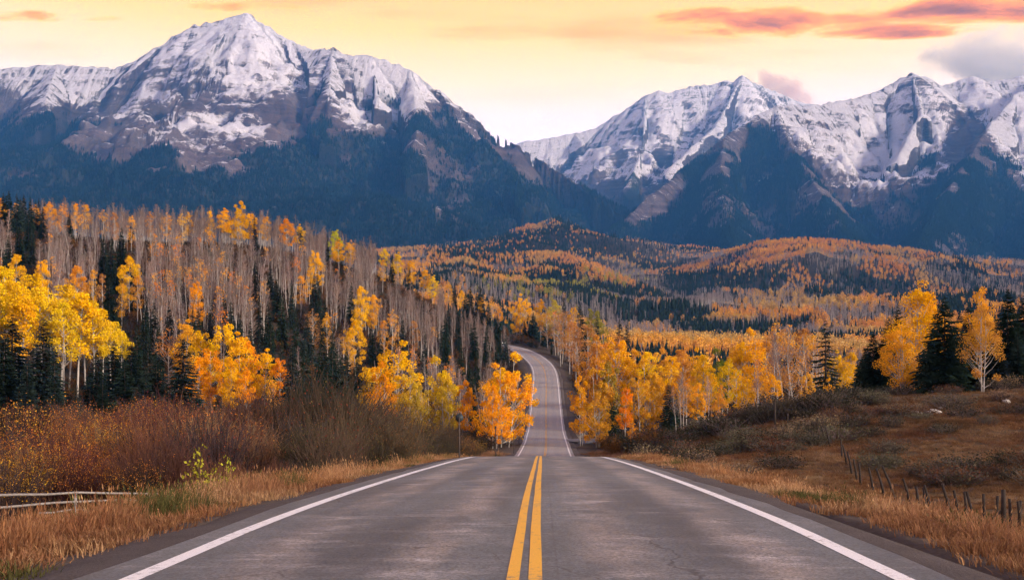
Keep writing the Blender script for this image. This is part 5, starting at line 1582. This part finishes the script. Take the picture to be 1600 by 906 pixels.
def rock(px, D_, s, label, seed):
    g_ = np.random.default_rng(seed)
    import bmesh
    bm = bmesh.new(); bmesh.ops.create_icosphere(bm, subdivisions=2, radius=1)
    for v in bm.verts:
        k = 1 + .35 * (g_.uniform() - .5) + .25 * math.sin(v.co.x * 3 + seed) * math.cos(v.co.y * 2.5)
        v.co *= k; v.co.z *= .62; v.co.x *= 1.3
    me = bpy.data.meshes.new('rock'); bm.to_mesh(me); bm.free(); me.materials.append(M_ROCK)
    X_ = (px - CX) / FPX * D_
    o = ob('rock', me, None, label, 'rock', 'pale rocks on the right bank', loc=(X_, D_, gz(X_, D_) + s * .25))
    o.scale = (s, s, s); o.rotation_euler = (g_.uniform(-.2, .2), g_.uniform(-.2, .2), g_.uniform(0, 6))


for i, (px, D_, s, lb) in enumerate(((1422, 90, .32, 'first small pale rock of the row below the foremost spruce'), (1434, 88, .40, 'pale rock second in the row below the foremost spruce'), (1449, 88, .36, 'pale rock third in the row below the foremost spruce'), (1463, 89, .42, 'larger pale rock right of the row below the spruce'), (1470, 91, .28, 'little pale rock touching the larger one below the spruce'), (1476, 92, .34, None), (1572, 92, .33, 'single white rock near the right edge of the bank'), (1400, 92, .22, None))):
    rock(px, D_, s, lb or 'small pale rock lying loose on the right bank', 40 + i)

# dark car coming round the far bend
k0 = int(np.abs(ROAD[:, 0] - 1.0).argmin() if False else np.argmin(np.hypot(ROAD[:, 0] + 3, ROAD[:, 1] - 408)))
c0 = ROAD[k0] - ROAD_SIDE[k0] * 1.9
tg = ROAD[k0 - 1] - ROAD[k0]
car = ob('car', None, None, 'dark car with a lit headlight coming round the far bend', 'car', loc=tuple(c0 + np.array([0, 0, .02])))
car.rotation_euler = (0, 0, math.atan2(tg[1], tg[0]))
prof = np.array([(2.2, .45), (2.25, .75), (2.0, .95), (1.1, 1.05), (.45, 1.62), (-1.3, 1.68), (-2.05, 1.15), (-2.2, .95), (-2.2, .42)])
b = MB()
yv = [(-.88, .0), (-.92, 1), (.92, 1), (.88, 0)]
A = np.array([(x, -.92 + .14 * (z > 1.2), z) for x, z in prof]); B = np.array([(x, .92 - .14 * (z > 1.2), z) for x, z in prof])
n = len(prof)
b.add(np.concatenate([A, B]), [[i, (i + 1) % n, n + (i + 1) % n, n + i] for i in range(n)])
for base, rv in ((0, 1), (n, 0)):
    b.F3.append(np.array([[base, base + i, base + i + 1][::-1 if rv else 1] for i in range(1, n - 1)]))
ob('body', b.mesh('body', [M_CARBODY], True), car)
b = MB(); b.box((.80, 0, 1.34), (.02, 1.35, .55), Matrix.Rotation(R(-48), 3, 'Y')); ob('windscreen', b.mesh('windscreen', [M_GLASSD]), car)
for sx in (1.4, -1.4):
    for sy in (-.85, .85):
        b = MB(); b.tube([(sx, sy - .11, .34), (sx, sy + .11, .34)], .34, 14)
        wl = ob('wheel', b.mesh('wheel', [M_TYRE]), car)
        b = MB(); b.tube([(sx, sy - .12, .34), (sx, sy + .12, .34)], .2, 12); ob('rim', b.mesh('rim', [M_SIGNBACK]), wl)
for sy in (-.62, .62):
    b = MB(); b.tube([(2.2, sy, .72), (2.27, sy, .72)], .13, 10)
    ob('headlight', b.mesh('headlight', [M_LAMP]), car)


# ------------------------------------------------------------------ grass
def grass_shape(seed, H=.62, rad=.26, blades=46, heads=9, w=.0058):
    g = np.random.default_rng(seed)
    V = []; F = []; n = 0
    for k in range(blades):
        a = g.uniform(0, 6.283); q = math.sqrt(g.uniform()) * rad
        b0 = np.array([q * math.cos(a), q * math.sin(a), -.05])
        h = H * g.uniform(.45, 1.05); ba = a + g.normal(0, .8); bend = h * g.uniform(.1, .55)
        d = np.array([math.cos(ba), math.sin(ba), 0]); sd = np.array([-d[1], d[0], 0]) * w * g.uniform(.7, 1.3)
        p1 = b0 + d * bend * .3 + np.array([0, 0, h * .6]); p2 = b0 + d * bend + np.array([0, 0, h])
        V += [b0 - sd, b0 + sd, p1 + sd * .8, p1 - sd * .8, p2]
        F += [(n, n + 1, n + 2), (n, n + 2, n + 3), (n + 3, n + 2, n + 4)]; n += 5
        if k < heads:     # seed head: a slim diamond on the tip, crossed
            for s2 in (sd * 1.7, np.cross(sd, d) * 1.7):
                up = np.array([0, 0, .11 * H]) + d * .02
                V += [p2 - up * .4, p2 + s2, p2 + up * .9, p2 - s2]
                F += [(n, n + 1, n + 2), (n, n + 2, n + 3)]; n += 4
    return np_mesh('grass_tuft', np.array(V), np.array(F), [M_GRASS])


T_GR = [template('grass_tuft', grass_shape(s)) for s in (1, 2, 3, 4)]
T_GL = [template('grass_tuft', grass_shape(s, .30, .30, 46, 3, .007)) for s in (5, 6, 7)]
g = np.random.default_rng(808)
PTS = []; SCL = []; TIN = []; PTL = []; SCLL = []; TINL = []
for d0, d1, dens, lo, hi in ((6.5, 16, 24, -450, 2150), (16, 30, 16, -200, 1850), (30, 55, 5.0, -120, 1720), (55, 95, 7.5, -80, 1700), (95, 150, 1.6, -60, 1680)):
    area = (hi - lo) / FPX * (d1 ** 2 - d0 ** 2) / 2
    n = int(area * dens)
    D = np.sqrt(g.uniform(d0 ** 2, d1 ** 2, n)); px = g.uniform(lo, hi, n)
    X = (px - CX) / FPX * D
    dist, _ = road_near(X, D)
    lat = dist - 4.25
    edge = .72 + (fbm(X / 1.3, D / 1.3, 3, 61) - .5) * 1.4
    ok = (lat > edge) & (g.uniform(size=n) < .25 + .75 * sst(lat, .6, 1.6))
    X, D, lat, px = X[ok], D[ok], lat[ok], px[ok]
    Z = ground_z(X, D)
    cov = fbm(X / 5, D / 5, 3, 63)
    verge = 1 - sst(lat, 6, 11)
    right = X > 0
    low = (g.uniform(size=len(X)) > .32 + .58 * verge + .6 * (cov - .5)) | (lat < 1.9)
    hsc = g.uniform(.6, 1.2, len(X)) * (.55 + .55 * sst(lat, .8, 2.6)) * np.where(X > 0, 1 - .25 * sst(lat, 1.2, 2.2) - .3 * sst(lat, 3.5, 5.5), 1 - .2 * sst(lat, 4, 7))
    gr = np.array([0.34, 0.175, 0.080]); tn = np.array([0.46, 0.29, 0.155]); rd = np.array([0.24, 0.105, 0.052]); ol = np.array([0.095, 0.080, 0.040])
    k1 = sst(fbm(X / 3 + 5, D / 3, 3, 64) + g.normal(0, .08, len(X)), .42, .62)[:, None]; k2 = sst(fbm(X / 6 + 9, D / 6, 3, 65) + g.normal(0, .05, len(X)), .48, .64)[:, None]
    tint = (gr * (1 - k1) + tn * k1) * (1 - k2 * .7) + rd * k2 * .7
    fieldk = ((1 - verge) * (.46 + .45 * sst(fbm(X / 9 + 2, D / 9, 3, 68), .42, .6)))[:, None]
    tint = tint * (1 - fieldk) + (ol * .5 + rd * .35) * fieldk
    grn = ((fbm(X / 2.2 + 3, D / 2.2, 2, 66) > .70) & (lat < 5))[:, None]
    tint = np.where(grn, np.array([0.10, 0.098, 0.036]), tint) * g.uniform(.75, 1.2, (len(X), 1))
    far = 1 + 1.0 * sst(D, 40, 110)
    sc3 = np.stack([far * g.uniform(.8, 1.3, len(X))] * 2 + [hsc], 1)
    P = np.stack([X, D, Z], 1)
    PTS.append(P[~low]); SCL.append(sc3[~low]); TIN.append(tint[~low]); PTL.append(P[low]); SCLL.append(sc3[low]); TINL.append(tint[low] * .85)
scatter('tall_grass', 'tall dry tawny grass along both verges and the field', 'grass', np.concatenate(PTS), np.concatenate(SCL), np.concatenate(TIN), T_GR, 50, .08)
scatter('short_grass', 'short brown and olive grass over the bank and field', 'grass', np.concatenate(PTL), np.concatenate(SCLL), np.concatenate(TINL), T_GL, 51, .08)
print('grass', sum(map(len, PTS)), sum(map(len, PTL)))

# ------------------------------------------------------------------ tell look-alikes in a row apart by their order
ORD = ['first', 'second', 'third', 'fourth', 'fifth', 'sixth', 'seventh', 'eighth', 'ninth', 'tenth', 'eleventh', 'twelfth', 'thirteenth', 'fourteenth', 'fifteenth', 'sixteenth', 'seventeenth', 'eighteenth', 'nineteenth', 'twentieth']
ORD += ['twenty-' + o for o in ORD[:9]] + ['thirtieth'] + ['thirty-' + o for o in ORD[:9]] + ['fortieth']
sets = {}
for o in list(COL.objects):
    if o.parent is None and o.get('label') and o.get('group') and o.get('kind') is None:
        sets.setdefault(o['label'], []).append(o)
for lb, os_ in sets.items():
    if 1 < len(os_) <= len(ORD):
        os_.sort(key=lambda o: o.location.x / o.location.y)
        for i, o in enumerate(os_):
            o['label'] = lb + ', ' + ORD[i] + ' from left'


# ------------------------------------------------------------------ clouds hanging behind the ridges
def cloud(px, py, D_, rx, ry, tilt, dens, col, scale, label, seed, ab=1.0):
    import bmesh
    m = bpy.data.materials.new('cloud_vapour'); m.use_nodes = True
    t = NT(m.node_tree); out = t.n('ShaderNodeOutputMaterial')
    tcn = t.n('ShaderNodeTexCoord').outputs['Object']
    ln = t.n('ShaderNodeVectorMath', operation='LENGTH'); t.l(tcn, ln.inputs[0])
    mp = t.n('ShaderNodeMapping'); mp.inputs['Location'].default_value = (seed, seed * 2, 0); mp.inputs['Scale'].default_value = (rx / ry * .7, 1, 1); t.l(tcn, mp.inputs[0])
    n = t.noise(mp.outputs[0], scale, 5, 0.62)
    d = t.math('SUBTRACT', t.math('MULTIPLY_ADD', n, 1.9, -.25), t.math('POWER', ln.outputs['Value'], 1.4))
    d = t.math('MULTIPLY', t.sstep(d, 0.0, 0.45), dens)
    pv = t.n('ShaderNodeVolumePrincipled'); pv.inputs['Color'].default_value = col; pv.inputs['Absorption Color'].default_value = (ab, ab, ab, 1)
    t.l(d, pv.inputs['Density']); t.l(pv.outputs[0], out.inputs[1])
    bm = bmesh.new(); bmesh.ops.create_icosphere(bm, subdivisions=3, radius=1)
    me = bpy.data.meshes.new('cloud'); bm.to_mesh(me); bm.free(); me.materials.append(m)
    o = ob('cloud', me, None, label, 'cloud', loc=tuple(px2w(px, py, D_)))
    k = D_ / FPX
    o.scale = (rx * k, ry * k * 1.6, ry * k); o.rotation_euler = (0, R(tilt), 0)
    return o


cloud(1562, 98, 12000, 175, 62, 4, .0038, (.92, .90, .96, 1), 1.5, 'grey white cloud bank resting on the ridge at the upper right', 3.1)
cloud(1455, 84, 12000, 40, 13, -18, .0030, (.90, .80, .70, 1), 1.6, 'small dark wisp of cloud above the sharp right peak', 7.7, 0.3)
cloud(1222, 138, 12000, 74, 24, 22, .0060, (1.0, .66, .63, 1), 1.6, 'pink cloud clinging behind the jagged far ridge', 5.3, 0.08)  # sunset light painted in: the vapour itself is coloured pink

# ------------------------------------------------------------------ haze
HAZE = True
if HAZE:
    m = bpy.data.materials.new('mountain_air')
    m.use_nodes = True
    t = NT(m.node_tree)
    out = t.n('ShaderNodeOutputMaterial')
    pv = t.n('ShaderNodeVolumePrincipled')
    pv.inputs['Color'].default_value = (0.09, 0.38, 1.0, 1)
    pv.inputs['Density'].default_value = 5.6e-5
    pv.inputs['Absorption Color'].default_value = (0.15, 0.15, 0.15, 1)
    pv.inputs['Anisotropy'].default_value = 0.0
    t.l(pv.outputs[0], out.inputs[1])
    b = MB()
    b.box((0, 4600, 1570), (15000, 12400, 3250))
    ob('haze', b.mesh('haze', [m]), kind='stuff', label='thin blue mountain air over the whole valley', cat='haze')
